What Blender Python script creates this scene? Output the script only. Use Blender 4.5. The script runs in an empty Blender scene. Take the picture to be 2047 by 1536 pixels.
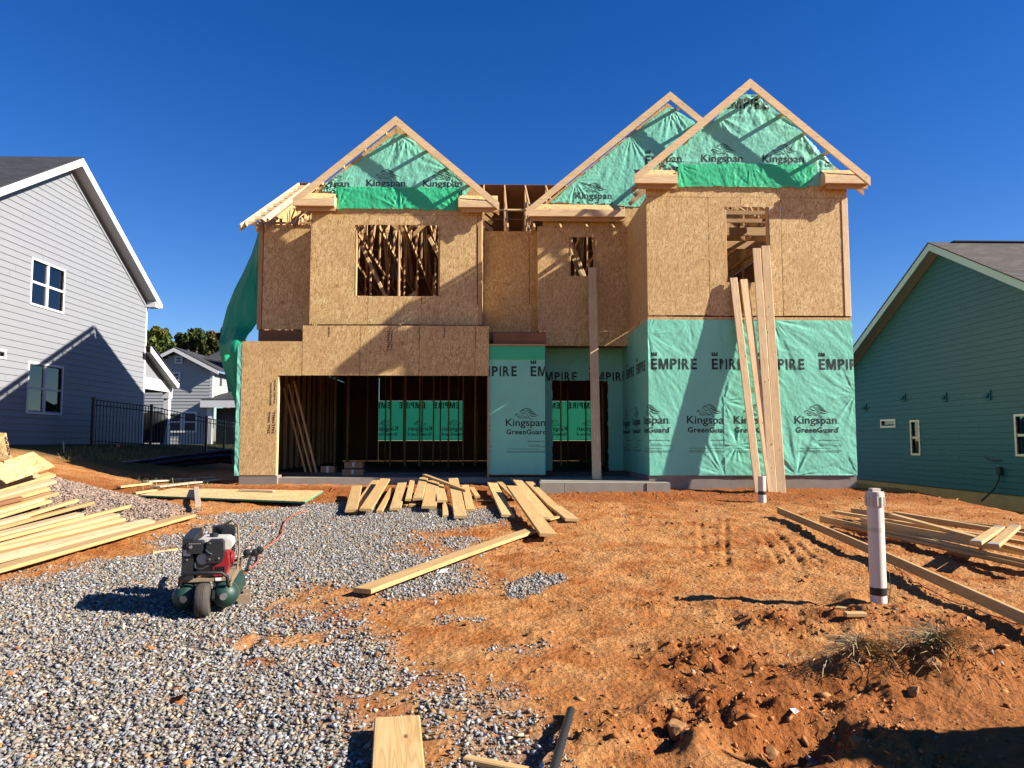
import bpy, bmesh, math, random
import numpy as np
from mathutils import Vector, Matrix

random.seed(7)
RNG = np.random.default_rng(11)
scene = bpy.context.scene
COL = scene.collection

# ------------------------------------------------------------------ camera, sky, sun, exposure
F, PW, PH = 1490.0, 2047.0, 1536.0
EYE = 0.69
cam_d = bpy.data.cameras.new("camera")
cam = bpy.data.objects.new("camera", cam_d)
COL.objects.link(cam)
cam_d.sensor_width = 36.0
cam_d.lens = 36.0 * F / PW
cam_d.clip_start = 0.05
cam_d.clip_end = 3000.0
cam.location = (0, 0, EYE)
cam.rotation_euler = (math.radians(90 + 4.375), 0, math.radians(-1.48))
scene.camera = cam
CAM_R = cam.rotation_euler.to_matrix()

SUN_TO = Vector((1.0, -0.232, 0.61)).normalized()
SUN_EL = math.asin(SUN_TO.z)
world = bpy.data.worlds.new("World")
scene.world = world
world.use_nodes = True
wn = world.node_tree
wn.nodes.clear()
w_out = wn.nodes.new("ShaderNodeOutputWorld")
w_bg = wn.nodes.new("ShaderNodeBackground")
w_sky = wn.nodes.new("ShaderNodeTexSky")
w_sky.sky_type = 'NISHITA'
w_sky.sun_disc = False
w_sky.sun_elevation = SUN_EL
w_sky.sun_rotation = math.atan2(SUN_TO.x, SUN_TO.y)
w_sky.altitude = 300
w_sky.air_density = 1.0
w_sky.dust_density = 0.05
w_sky.ozone_density = 4.0
w_hs = wn.nodes.new("ShaderNodeHueSaturation")
w_hs.inputs['Saturation'].default_value = 1.33
w_hs.inputs['Hue'].default_value = 0.517
wn.links.new(w_sky.outputs[0], w_hs.inputs['Color'])
wn.links.new(w_hs.outputs[0], w_bg.inputs['Color'])
w_bg.inputs['Strength'].default_value = 0.05
wn.links.new(w_bg.outputs[0], w_out.inputs['Surface'])

sun_d = bpy.data.lights.new("sun", 'SUN')
sun_d.energy = 5.0
sun_d.angle = math.radians(0.53)
sun_d.color = (1.0, 0.93, 0.82)
sun = bpy.data.objects.new("sun", sun_d)
COL.objects.link(sun)
sun.location = SUN_TO * 60
sun.rotation_euler = SUN_TO.to_track_quat('Z', 'Y').to_euler()

scene.view_settings.view_transform = 'Standard'
scene.view_settings.look = 'None'
scene.view_settings.gamma = 1.0
scene.view_settings.exposure = 1.52
scene.render.engine = 'CYCLES'
scene.cycles.max_bounces = 8
scene.cycles.diffuse_bounces = 2
scene.cycles.transparent_max_bounces = 12
scene.cycles.caustics_reflective = False
scene.cycles.caustics_refractive = False

# ------------------------------------------------------------------ helpers: picking points
def ray(px, py):
    d = CAM_R @ Vector(((px - PW / 2) / F, -(py - PH / 2) / F, -1.0))
    return d

def at(px, py, Y):
    d = ray(px, py)
    t = Y / d.y
    return Vector((d.x * t, Y, EYE + d.z * t))

def atX(px, py, X):
    d = ray(px, py)
    t = X / d.x
    return Vector((X, d.y * t, EYE + d.z * t))

def sm(a, b, x):
    t = np.clip((np.asarray(x, float) - a) / (b - a), 0, 1)
    return t * t * (3 - 2 * t)

_TAB = RNG.random((256, 256))
def vn(x, y, seed=0):
    x = np.asarray(x, float) + seed * 17.31
    y = np.asarray(y, float) + seed * 9.77
    xi = np.floor(x).astype(int); yi = np.floor(y).astype(int)
    fx = x - xi; fy = y - yi
    fx = fx * fx * fx * (fx * (fx * 6 - 15) + 10); fy = fy * fy * fy * (fy * (fy * 6 - 15) + 10)
    a = _TAB[xi & 255, yi & 255]; b = _TAB[(xi + 1) & 255, yi & 255]
    c = _TAB[xi & 255, (yi + 1) & 255]; d = _TAB[(xi + 1) & 255, (yi + 1) & 255]
    return (a * (1 - fx) + b * fx) * (1 - fy) + (c * (1 - fx) + d * fx) * fy

def fbm(x, y, octv=4, seed=0, gain=0.5):
    s = 0; amp = 1.0; tot = 0; f = 1.0
    for k in range(octv):
        s = s + amp * vn(np.asarray(x) * f, np.asarray(y) * f, seed + k * 3)
        tot += amp; amp *= gain; f *= 2.03
    return s / tot

def hb(x, y):
    x = np.asarray(x, float); y = np.asarray(y, float)
    z = np.interp(y, [-60, -5, 0, 3.5, 6, 9, 12, 14.4, 15.1, 16, 30, 60], [-1.3, -1.05, -.93, -.86, -.73, -.58, -.45, -.33, -.25, -.25, -.1, .3])
    a = sm(-6.8, -12.0, x) * sm(11.5, 17.0, y)
    z = z * (1 - a) + .56 * a
    b = sm(29, 38, y)
    z = z * (1 - b) + .5 * b
    c = sm(7.9, 11.3, x) * sm(5.5, 10, y)
    z = z * (1 - c) + (-1.0) * c
    z = z + .62 * np.exp(-((x + 6.75) / 1.5) ** 2 - ((y - 11.0) / 1.5) ** 2)
    # unseen mound added right of the view to cast the lower-right shadow
    r = np.hypot((x - 4.5) / 1.5, (y - 3.1) / 1.2)
    z = z + 2.05 * np.clip(1 - r, 0, 1) ** 1.1
    return z

def gp(px, py, h=0.0):
    d = ray(px, py)
    lo, hi = 1.0, 80.0
    for k in range(400):          # march, then bisect
        t = 1.0 + k * 0.15
        if EYE + d.z * t < float(hb(d.x * t, d.y * t)) + h:
            hi = t; lo = t - .15
            break
    for k in range(24):
        m = (lo + hi) / 2
        if EYE + d.z * m < float(hb(d.x * m, d.y * m)) + h: hi = m
        else: lo = m
    return Vector((d.x * hi, d.y * hi, EYE + d.z * hi))

# ------------------------------------------------------------------ helpers: objects
WM = {}
def put(o, M, parent=None):
    COL.objects.link(o)
    if parent is not None:
        o.parent = parent
        o.matrix_parent_inverse = WM[parent.name].inverted()
    o.matrix_basis = M
    WM[o.name] = M.copy()
    return o

def tag(o, label, cat, group=None):
    o["label"] = label
    o["category"] = cat
    if group: o["group"] = group
    return o

def thing(name, loc, label, cat, group=None):
    o = bpy.data.objects.new(name, None)
    o.empty_display_size = 0.2
    put(o, Matrix.Translation(Vector(loc)))
    return tag(o, label, cat, group)

def new_mesh(name, verts, faces, mat, smooth=False):
    me = bpy.data.meshes.new(name)
    me.from_pydata([tuple(v) for v in verts], [], faces)
    if mat is not None: me.materials.append(mat)
    if smooth:
        me.polygons.foreach_set('use_smooth', [True] * len(me.polygons))
    me.update()
    return me

def mobj(name, verts, faces, mat, parent=None, smooth=False, center=True):
    V = [Vector(v) for v in verts]
    if center:
        lo = Vector((min(v.x for v in V), min(v.y for v in V), min(v.z for v in V)))
        hi = Vector((max(v.x for v in V), max(v.y for v in V), max(v.z for v in V)))
        c = (lo + hi) / 2
        V = [v - c for v in V]
    else:
        c = Vector((0, 0, 0))
    me = new_mesh(name, V, faces, mat, smooth)
    o = bpy.data.objects.new(name, me)
    return put(o, Matrix.Translation(c), parent)

def np_mesh(name, co, quads, mat, smooth=False, cols=None):
    me = bpy.data.meshes.new(name)
    co = np.ascontiguousarray(co, dtype=np.float32); q = np.ascontiguousarray(quads, dtype=np.int32)
    k = q.shape[1]
    me.vertices.add(len(co)); me.vertices.foreach_set('co', co.ravel())
    me.loops.add(q.size); me.loops.foreach_set('vertex_index', q.ravel())
    me.polygons.add(len(q)); me.polygons.foreach_set('loop_start', np.arange(0, q.size, k, dtype=np.int32))
    if smooth: me.polygons.foreach_set('use_smooth', np.ones(len(q), dtype=bool))
    me.update(calc_edges=True)
    if cols is not None:
        at_ = me.color_attributes.new('Col', 'FLOAT_COLOR', 'POINT')
        c4 = np.ones((len(co), 4), np.float32); c4[:, :3] = cols
        at_.data.foreach_set('color', c4.ravel())
    if mat is not None: me.materials.append(mat)
    return me

class MB:
    """collects boxes, bars, prisms and lathes into one mesh"""
    def __init__(s): s.v = []; s.f = []
    def add(s, V, Fc):
        n = len(s.v); s.v += [Vector(v) for v in V]; s.f += [tuple(i + n for i in f) for f in Fc]; return s
    def box(s, x0, x1, y0, y1, z0, z1):
        return s.add([(x0,y0,z0),(x1,y0,z0),(x1,y1,z0),(x0,y1,z0),(x0,y0,z1),(x1,y0,z1),(x1,y1,z1),(x0,y1,z1)],
                     [(0,3,2,1),(4,5,6,7),(0,1,5,4),(1,2,6,5),(2,3,7,6),(3,0,4,7)])
    def prism(s, pts, ax):
        """closed polygon pts (3D), extruded by vector ax"""
        n = len(pts); ax = Vector(ax)
        V = [Vector(p) for p in pts] + [Vector(p) + ax for p in pts]
        Fc = [tuple(range(n))[::-1], tuple(range(n, 2 * n))] + [(i, (i + 1) % n, n + (i + 1) % n, n + i) for i in range(n)]
        return s.add(V, Fc)
    def bar(s, a, b, w, t, up=(0, 0, 1)):
        a, b = Vector(a), Vector(b); x = (b - a).normalized(); up = Vector(up)
        y = up.cross(x)
        if y.length < 1e-4: y = Vector((0, 1, 0)).cross(x)
        y.normalize(); z = x.cross(y)
        V = []
        for p in (a, b):
            for sy, sz in ((-1,-1),(1,-1),(1,1),(-1,1)):
                V.append(p + y * (sy * w / 2) + z * (sz * t / 2))
        return s.add(V, [(3,2,1,0),(4,5,6,7),(0,1,5,4),(1,2,6,5),(2,3,7,6),(3,0,4,7)])
    def tube(s, pts, r, n=8, cap=True, rs=None):
        pts = [Vector(p) for p in pts]; N0 = len(s.v); ring = []
        prev = None
        for i, p in enumerate(pts):
            d = (pts[min(i + 1, len(pts) - 1)] - pts[max(i - 1, 0)]).normalized()
            if prev is None:
                u = d.orthogonal().normalized()
            else:
                u = (prev - d * prev.dot(d)).normalized()
            prev = u; v = d.cross(u); rr = rs[i] if rs else r
            s.v += [p + (u * math.cos(2*math.pi*k/n) + v * math.sin(2*math.pi*k/n)) * rr for k in range(n)]
        for i in range(len(pts) - 1):
            for k in range(n):
                a = N0 + i*n + k; b = N0 + i*n + (k+1) % n
                s.f.append((a, b, b + n, a + n))
        if cap:
            s.f.append(tuple(N0 + k for k in range(n))[::-1])
            s.f.append(tuple(N0 + (len(pts)-1)*n + k for k in range(n)))
        return s
    def lathe(s, prof, c, axis='Z', n=20):
        """prof: list of (r, h) along axis from point c"""
        N0 = len(s.v); c = Vector(c)
        for r, h in prof:
            for k in range(n):
                a = 2*math.pi*k/n; q = (math.cos(a)*r, math.sin(a)*r)
                if axis == 'Z': s.v.append(c + Vector((q[0], q[1], h)))
                elif axis == 'Y': s.v.append(c + Vector((q[0], h, q[1])))
                else: s.v.append(c + Vector((h, q[0], q[1])))
        for i in range(len(prof) - 1):
            for k in range(n):
                a = N0 + i*n + k; b = N0 + i*n + (k+1) % n
                s.f.append((a, b, b + n, a + n))
        s.f.append(tuple(N0 + k for k in range(n))[::-1])
        s.f.append(tuple(N0 + (len(prof)-1)*n + k for k in range(n)))
        return s
    def build(s, name, mat, parent=None, smooth=False):
        o = mobj(name, s.v, s.f, mat, parent, smooth)
        bm = bmesh.new(); bm.from_mesh(o.data); bmesh.ops.recalc_face_normals(bm, faces=bm.faces); bm.to_mesh(o.data); bm.free()
        if smooth:
            o.data.set_sharp_from_angle(angle=math.radians(40))
        return o

def board(name, p0, p1, w, t, mat, parent=None, up=(0, 0, 1), roll=0.0, bow=0.0, c=0.006, segs=1):
    """sawn board from p0 to p1 (centre line): width w, thickness t, eased edges, optional bow"""
    p0, p1 = Vector(p0), Vector(p1); L = (p1 - p0).length
    x = (p1 - p0).normalized(); up = Vector(up)
    if abs(x.dot(up.normalized())) > .995: up = Vector((0, 1, 0))
    y = up.cross(x).normalized(); z = x.cross(y)
    if roll:
        R = Matrix.Rotation(roll, 3, x); y = R @ y; z = R @ z
    M = Matrix(((x.x, y.x, z.x, 0), (x.y, y.y, z.y, 0), (x.z, y.z, z.z, 0), (0, 0, 0, 1)))
    M.translation = (p0 + p1) / 2
    a, b = w / 2, t / 2
    sec = [(-a + c, -b), (a - c, -b), (a, -b + c), (a, b - c), (a - c, b), (-a + c, b), (-a, b - c), (-a, -b + c)]
    V = []; Fc = []
    for i in range(segs + 1):
        u = i / segs
        dz = bow * math.sin(math.pi * u)
        V += [(-L / 2 + L * u, sy, sz + dz) for sy, sz in sec]
    for i in range(segs):
        for k in range(8):
            q = i * 8 + k; r = i * 8 + (k + 1) % 8
            Fc.append((q, r, r + 8, q + 8))
    Fc.append(tuple(range(8))[::-1]); Fc.append(tuple(segs * 8 + k for k in range(8)))
    o = bpy.data.objects.new(name, new_mesh(name, V, Fc, mat))
    return put(o, M, parent)

# ------------------------------------------------------------------ materials
class NT:
    def __init__(s, name):
        s.m = bpy.data.materials.new(name); s.m.use_nodes = True
        s.t = s.m.node_tree; s.t.nodes.clear()
        s.out = s.n('ShaderNodeOutputMaterial')
    def n(s, typ, **kw):
        q = s.t.nodes.new(typ)
        for k, v in kw.items():
            if hasattr(q, k): setattr(q, k, v)
        return q
    def l(s, a, b): s.t.links.new(a, b)
    def setin(s, q, name, v):
        if isinstance(v, bpy.types.NodeSocket): s.l(v, q.inputs[name])
        elif v is not None: q.inputs[name].default_value = v
    def math(s, op, a, b=None, c=None, clamp=False):
        q = s.n('ShaderNodeMath', operation=op); q.use_clamp = clamp
        for i, v in enumerate((a, b, c)):
            if v is not None: s.setin(q, i, v)
        return q.outputs[0]
    def mix(s, f, a, b, blend='MIX'):
        q = s.n('ShaderNodeMix', data_type='RGBA', blend_type=blend)
        s.setin(q, 0, f)
        for i, v in ((6, a), (7, b)):
            if not isinstance(v, bpy.types.NodeSocket): v = (*v, 1) if len(v) == 3 else v
            s.setin(q, i, v)
        return q.outputs[2]
    def ramp(s, f, stops, interp='LINEAR'):
        q = s.n('ShaderNodeValToRGB'); q.color_ramp.interpolation = interp
        e = q.color_ramp.elements
        while len(e) < len(stops): e.new(0.5)
        for k, (p, c) in enumerate(stops):
            e[k].position = p; e[k].color = (*c, 1) if len(c) == 3 else c
        s.l(f, q.inputs[0]); return q.outputs[0]
    def coord(s, kind='Object', scale=(1,1,1), rot=(0,0,0), loc=None):
        tc = s.n('ShaderNodeTexCoord'); mp = s.n('ShaderNodeMapping')
        mp.inputs['Scale'].default_value = scale; mp.inputs['Rotation'].default_value = rot
        if loc is not None: s.setin(mp, 'Location', loc)
        s.l(tc.outputs[kind], mp.inputs[0]); return mp.outputs[0]
    def rnd(s): return s.n('ShaderNodeObjectInfo').outputs['Random']
    def offs(s, vec, k=37.0):
        r = s.math('MULTIPLY', s.rnd(), k)
        q = s.n('ShaderNodeVectorMath', operation='ADD'); s.l(vec, q.inputs[0])
        cb = s.n('ShaderNodeCombineXYZ'); s.l(r, cb.inputs[0]); s.l(s.math('MULTIPLY', r, 1.7), cb.inputs[1]); s.l(r, cb.inputs[2])
        s.l(cb.outputs[0], q.inputs[1]); return q.outputs[0]
    def noise(s, vec, scale=5, detail=3, rough=.5, dist=0):
        q = s.n('ShaderNodeTexNoise'); s.l(vec, q.inputs['Vector'])
        q.inputs['Scale'].default_value = scale; q.inputs['Detail'].default_value = detail
        q.inputs['Roughness'].default_value = rough; q.inputs['Distortion'].default_value = dist
        return q.outputs[0]
    def vor(s, vec, scale=5, feat='F1', out='Distance'):
        q = s.n('ShaderNodeTexVoronoi', feature=feat); s.l(vec, q.inputs['Vector']); q.inputs['Scale'].default_value = scale
        return q.outputs[out]
    def bump(s, h, strength=.3, dist=.01):
        q = s.n('ShaderNodeBump'); q.inputs['Strength'].default_value = strength; q.inputs['Distance'].default_value = dist
        s.l(h, q.inputs['Height']); return q.outputs[0]
    def pbr(s, col, rough=.6, metal=0, spec=.4, bump=None, **kw):
        q = s.n('ShaderNodeBsdfPrincipled')
        s.setin(q, 'Base Color', (*col, 1) if not isinstance(col, bpy.types.NodeSocket) and len(col) == 3 else col)
        s.setin(q, 'Roughness', rough); s.setin(q, 'Metallic', metal); s.setin(q, 'Specular IOR Level', spec)
        for k, v in kw.items(): s.setin(q, k.replace('_', ' '), v)
        if bump is not None: s.l(bump, q.inputs['Normal'])
        return q.outputs[0]
    def done(s, sh): s.l(sh, s.out.inputs['Surface']); return s.m

def simple(name, col, rough=.6, metal=0, spec=.4, var=.12, nscale=9, bumpk=.08):
    n = NT(name); v = n.offs(n.coord())
    k = n.noise(v, nscale, 4)
    c = n.mix(k, tuple(q * (1 - var) for q in col), tuple(min(1, q * (1 + var)) for q in col))
    return n.done(n.pbr(c, rough, metal, spec, bump=n.bump(n.noise(v, nscale * 9, 2), bumpk, .004)))

def lumber_mat(name, a, b, dark, grey=0.0, var=.40):
    n = NT(name)
    v = n.offs(n.coord(scale=(1, 1, 1)))
    gr = n.offs(n.coord(scale=(1.1, 24, 24)))
    g1 = n.noise(gr, 1.6, 4, .6, .8)
    rings = n.offs(n.coord(scale=(.5, 9, 9)))
    g2 = n.noise(rings, 1.2, 2, .4, 1.6)
    g2 = n.math('FRACT', n.math('MULTIPLY', g2, 7))
    g2 = n.math('ABSOLUTE', n.math('SUBTRACT', g2, .5))
    c = n.mix(n.ramp(g1, [(.3, (0,0,0)), (.7, (1,1,1))]), a, b)
    c = n.mix(n.math('MULTIPLY', n.ramp(g2, [(.0, (1,1,1)), (.30, (0,0,0))]), .48), c, dark)
    kn = n.vor(n.offs(n.coord(scale=(1.0, 2.4, 2.4))), 3.2)
    c = n.mix(n.ramp(kn, [(.055, (1,1,1)), (.1, (0,0,0))]), c, tuple(q * .45 for q in dark))
    # boards differ from each other
    rv = n.rnd()
    c = n.mix(n.math('MULTIPLY', rv, var), c, tuple(q * .8 for q in dark))
    st = n.noise(v, 2.2, 3)
    c = n.mix(n.math('MULTIPLY', n.ramp(st, [(.5, (0,0,0)), (.75, (1,1,1))]), .25 + grey), c, (.30, .22, .15))
    return n.done(n.pbr(c, .62, 0, .3, bump=n.bump(g1, .25, .003)))

def osb_mat(name, plane='XZ', lo=(.29, .16, .055), mid=(.57, .388, .152), hi=(.76, .58, .31)):
    n = NT(name)
    tc = n.n('ShaderNodeTexCoord'); sp = n.n('ShaderNodeSeparateXYZ'); n.l(tc.outputs['Object'], sp.inputs[0])
    cb = n.n('ShaderNodeCombineXYZ')
    i, j = {'XZ': (0, 2), 'YZ': (1, 2), 'XY': (0, 1)}[plane]
    n.l(sp.outputs[i], cb.inputs[0]); n.l(sp.outputs[j], cb.inputs[1])
    base = n.offs(cb.outputs[0], 23.0)
    vals = []
    for k, (ang, sx, sy) in enumerate(((8, 70, 14), (68, 76, 16), (-38, 62, 13))):
        mp = n.n('ShaderNodeMapping'); n.l(base, mp.inputs[0])
        r1 = n.n('ShaderNodeMapping'); n.l(base, r1.inputs[0]); r1.inputs['Rotation'].default_value = (0, 0, math.radians(ang))
        mp2 = n.n('ShaderNodeMapping'); n.l(r1.outputs[0], mp2.inputs[0]); mp2.inputs['Scale'].default_value = (sx, sy, 1)
        mp2.inputs['Location'].default_value = (k * 5.3, k * 2.1, 0)
        vo = n.n('ShaderNodeTexVoronoi', voronoi_dimensions='2D'); n.l(mp2.outputs[0], vo.inputs['Vector']); vo.inputs['Scale'].default_value = 1
        s2 = n.n('ShaderNodeSeparateColor'); n.l(vo.outputs['Color'], s2.inputs[0])
        vals.append((s2.outputs[0], s2.outputs[1], vo.outputs['Distance']))
    m1 = n.math('GREATER_THAN', vals[0][1], .45)
    m2 = n.math('GREATER_THAN', vals[1][1], .55)
    def pick(f, a, b):
        q = n.n('ShaderNodeMix', data_type='FLOAT'); n.l(f, q.inputs[0]); n.l(a, q.inputs[2]); n.l(b, q.inputs[3]); return q.outputs[0]
    val = pick(m2, vals[2][0], vals[1][0]); val = pick(m1, val, vals[0][0])
    c = n.ramp(val, [(0, lo), (.16, tuple(q * .74 for q in mid)), (.5, mid), (.8, tuple((p + q) / 2 for p, q in zip(mid, hi))), (1, hi)])
    big = n.noise(base, 2.2, 3)
    c = n.mix(n.math('MULTIPLY', n.ramp(big, [(.3, (1,1,1)), (.62, (0,0,0))]), .45), c, (.44, .25, .10))
    kn = n.vor(base, 11.0)
    c = n.mix(n.ramp(kn, [(.075, (1,1,1)), (.11, (0,0,0))]), c, (.07, .035, .015))
    c = n.mix(n.math('MULTIPLY', n.rnd(), .34), c, (.36, .2, .08))
    sx_ = n.n('ShaderNodeSeparateXYZ'); n.l(cb.outputs[0], sx_.inputs[0])
    du = n.math('MULTIPLY', n.math('SUBTRACT', n.math('FRACT', n.math('DIVIDE', sx_.outputs[0], .406)), .5), .406)
    dv_ = n.math('MULTIPLY', n.math('SUBTRACT', n.math('FRACT', n.math('DIVIDE', sx_.outputs[1], .17)), .5), .17)
    rr = n.math('SQRT', n.math('ADD', n.math('MULTIPLY', du, du), n.math('MULTIPLY', dv_, dv_)))
    c = n.mix(n.math('LESS_THAN', rr, .0085), c, (.06, .035, .02))
    return n.done(n.pbr(c, .6, 0, .3, bump=n.bump(val, .12, .003)))

def wrap_mat(name, col, trans, tcol, var=.16, rough=.42):
    n = NT(name); v = n.coord()
    k = n.noise(v, 1.6, 4)
    c = n.mix(k, tuple(q * (1 - var) for q in col), tuple(min(1, q * (1 + var)) for q in col))
    st = n.vor(v, 2.1)
    c = n.mix(n.ramp(st, [(.026, (1,1,1)), (.034, (0,0,0))]), c, (.02, .05, .04))
    bp = n.bump(n.noise(n.coord(scale=(1, 1, .6)), 26, 3, .6, .6), .35, .006)
    p = n.pbr(c, rough, 0, .35, bump=bp)
    tr = n.n('ShaderNodeBsdfTranslucent'); tr.inputs['Color'].default_value = (*tcol, 1); n.l(bp, tr.inputs['Normal'])
    ms = n.n('ShaderNodeMixShader'); ms.inputs[0].default_value = trans
    n.l(p, ms.inputs[1]); n.l(tr.outputs[0], ms.inputs[2])
    return n.done(ms.outputs[0])

def vcol_mat(name, rough=.8, spec=.25, nsc=70, k=.3):
    n = NT(name)
    at_ = n.n('ShaderNodeAttribute'); at_.attribute_name = 'Col'
    v = n.coord()
    c = n.mix(n.noise(v, nsc, 3), (.72, .72, .72), (1.25, 1.25, 1.25))
    c = n.mix(1.0, at_.outputs['Color'], c, 'MULTIPLY')
    return n.done(n.pbr(c, rough, 0, spec, bump=n.bump(n.noise(v, nsc * 2, 2), k, .004)))

def shingle_mat(name, a, b, plane=('X', 'Z')):
    n = NT(name); v = n.coord()
    br = n.n('ShaderNodeTexBrick'); n.l(v, br.inputs['Vector'])
    br.inputs['Scale'].default_value = 1.0; br.inputs['Brick Width'].default_value = .3; br.inputs['Row Height'].default_value = .14
    br.inputs['Mortar Size'].default_value = .006; br.inputs['Color1'].default_value = (*a, 1); br.inputs['Color2'].default_value = (*b, 1)
    br.inputs['Mortar'].default_value = (*[q * .5 for q in a], 1)
    c = n.mix(n.math('MULTIPLY', n.noise(v, 3, 4), .5), br.outputs[0], tuple(q * .6 for q in a))
    return n.done(n.pbr(c, .9, 0, .2, bump=n.bump(n.noise(v, 120, 2), .4, .004)))

def glass_mat(name):
    n = NT(name)
    tr = n.n('ShaderNodeBsdfTransparent'); tr.inputs[0].default_value = (.62, .72, .74, 1)
    gl = n.n('ShaderNodeBsdfGlossy'); gl.inputs['Roughness'].default_value = .02; gl.inputs['Color'].default_value = (.9, .95, 1, 1)
    fr = n.n('ShaderNodeFresnel'); fr.inputs[0].default_value = 1.9
    ms = n.n('ShaderNodeMixShader'); n.l(fr.outputs[0], ms.inputs[0]); n.l(tr.outputs[0], ms.inputs[1]); n.l(gl.outputs[0], ms.inputs[2])
    return n.done(ms.outputs[0])

M = {}
M['pine'] = lumber_mat('pine', (.44, .29, .115), (.56, .39, .185), (.30, .15, .05))
M['pine_pale'] = lumber_mat('pine_pale', (.66, .47, .24), (.80, .62, .38), (.46, .26, .10), var=.2)
M['pine_tan'] = lumber_mat('pine_tan', (.36, .22, .085), (.46, .30, .13), (.26, .12, .035))
M['pine_dull'] = lumber_mat('pine_dull', (.40, .29, .15), (.50, .38, .22), (.28, .17, .08))
M['stud'] = lumber_mat('stud', (.46, .29, .13), (.58, .39, .19), (.32, .15, .05))
M['grey_wood'] = lumber_mat('grey_wood', (.40, .33, .24), (.5, .42, .31), (.26, .18, .1), .25)
M['osb'] = osb_mat('osb')
M['osb_yz'] = osb_mat('osb_yz', 'YZ')
M['osb_flat'] = osb_mat('osb_flat', 'XY', (.34, .19, .07), (.60, .39, .17), (.74, .54, .29))
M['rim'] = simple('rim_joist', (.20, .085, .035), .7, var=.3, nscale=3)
M['deck_shade_wall'] = simple('roof_deck_shade_wall', (.22, .11, .055), .75, var=.25, nscale=2)  # roof deck brown; on house walls it paints in the interior shade
M['wrap'] = wrap_mat('house_wrap', (.205, .60, .445), .10, (.12, .5, .32))
M['wrap_rev'] = wrap_mat('house_wrap_reverse', (.055, .56, .27), .22, (.04, .55, .24))
M['wrap_thin'] = wrap_mat('house_wrap_sheer', (.03, .42, .22), .50, (.02, .62, .33))
M['wrap_win'] = wrap_mat('house_wrap_window', (.08, .50, .24), .85, (.10, .90, .32))
M['ink'] = simple('ink', (.012, .02, .018), .6, var=.1)
M['ink_osb'] = simple('stamp_ink', (.035, .018, .01), .8, var=.3, nscale=40)
M['conc'] = simple('concrete', (.24, .215, .175), .9, spec=.2, var=.22, nscale=5, bumpk=.35)
M['floor'] = simple('shade_dark_floor', (.075, .066, .056), .9, spec=.2, var=.35, nscale=3, bumpk=.3)  # concrete darkened, interior shade put into its colour
M['conc_d'] = simple('block_foundation', (.22, .185, .155), .9, spec=.2, var=.25, nscale=6, bumpk=.5)
M['conc_t'] = simple('tan_foundation', (.36, .26, .15), .9, spec=.2, var=.25, nscale=4, bumpk=.4)
M['white'] = simple('white_trim', (.56, .56, .56), .5, var=.05)
M['soffit'] = simple('soffit', (.35, .35, .36), .6, var=.06)
M['side_grey'] = simple('grey_siding', (.185, .192, .206), .55, var=.05, nscale=3)
M['side_teal'] = simple('teal_siding', (.012, .090, .120), .5, var=.06, nscale=3)
M['trim_sage'] = simple('sage_trim', (.27, .46, .50), .5, var=.05)
M['trim_cream'] = simple('cream_trim', (.70, .70, .62), .5, var=.05)
M['soffit_tan'] = simple('tan_soffit', (.17, .165, .145), .6, var=.05)
M['shingle_d'] = shingle_mat('dark_shingles', (.030, .032, .036), (.05, .05, .055))
M['shingle_b'] = shingle_mat('brown_shingles', (.060, .054, .050), (.10, .088, .078))
M['glass'] = glass_mat('glass')
M['room'] = simple('room_dark', (.05, .05, .055), .9)
M['curtain'] = simple('curtain', (.55, .6, .6), .9)
M['black'] = simple('black_metal', (.012, .013, .014), .45, var=.2)
M['rubber'] = simple('rubber', (.05, .042, .035), .85, var=.3, nscale=20, bumpk=.3)
M['cover'] = simple('grill_cover', (.010, .010, .011), .7, var=.3)
M['silt'] = simple('silt_fabric', (.016, .018, .024), .38, var=.3)
M['tank'] = simple('tank_green', (.010, .034, .025), .5, spec=.4, var=.5, nscale=12, bumpk=.15)
M['red'] = simple('red_shroud', (.20, .008, .012), .4, var=.2)
M['cream'] = simple('white_tank', (.42, .40, .36), .45, var=.12)
M['steel'] = simple('steel', (.30, .29, .28), .4, metal=.7, var=.2)
M['dusty'] = simple('dusty_metal', (.20, .14, .09), .8, var=.3, nscale=16)
M['pvc'] = simple('pvc', (.58, .535, .455), .4, var=.06, nscale=3)
M['pvc_cap'] = simple('pvc_cap', (.50, .44, .36), .55, var=.3, nscale=22)
M['hose'] = simple('air_hose', (.30, .075, .045), .5, var=.2)
M['cable'] = simple('cable', (.02, .03, .035), .5)
M['card'] = simple('cardboard', (.30, .17, .09), .8, var=.15)
M['paper'] = simple('paper', (.55, .54, .52), .7)
M['plate'] = simple('truss_plate', (.5, .5, .5), .45, metal=.6)
M['orange'] = simple('orange_cap', (.7, .12, .03), .5)
M['stone'] = vcol_mat('gravel_stone')
M['clod'] = vcol_mat('dirt_clod', .95, .1, 60, .5)
M['rock'] = simple('rock', (.27, .135, .055), .9, spec=.15, var=.4, nscale=7, bumpk=.6)
M['straw'] = vcol_mat('straw', .8, .2, 20, .1)
M['bark'] = simple('bark', (.07, .05, .035), .9, var=.3)
M['leaf'] = vcol_mat('leaf', .7, .2, 3, .0)
M['far_side'] = None

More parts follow.
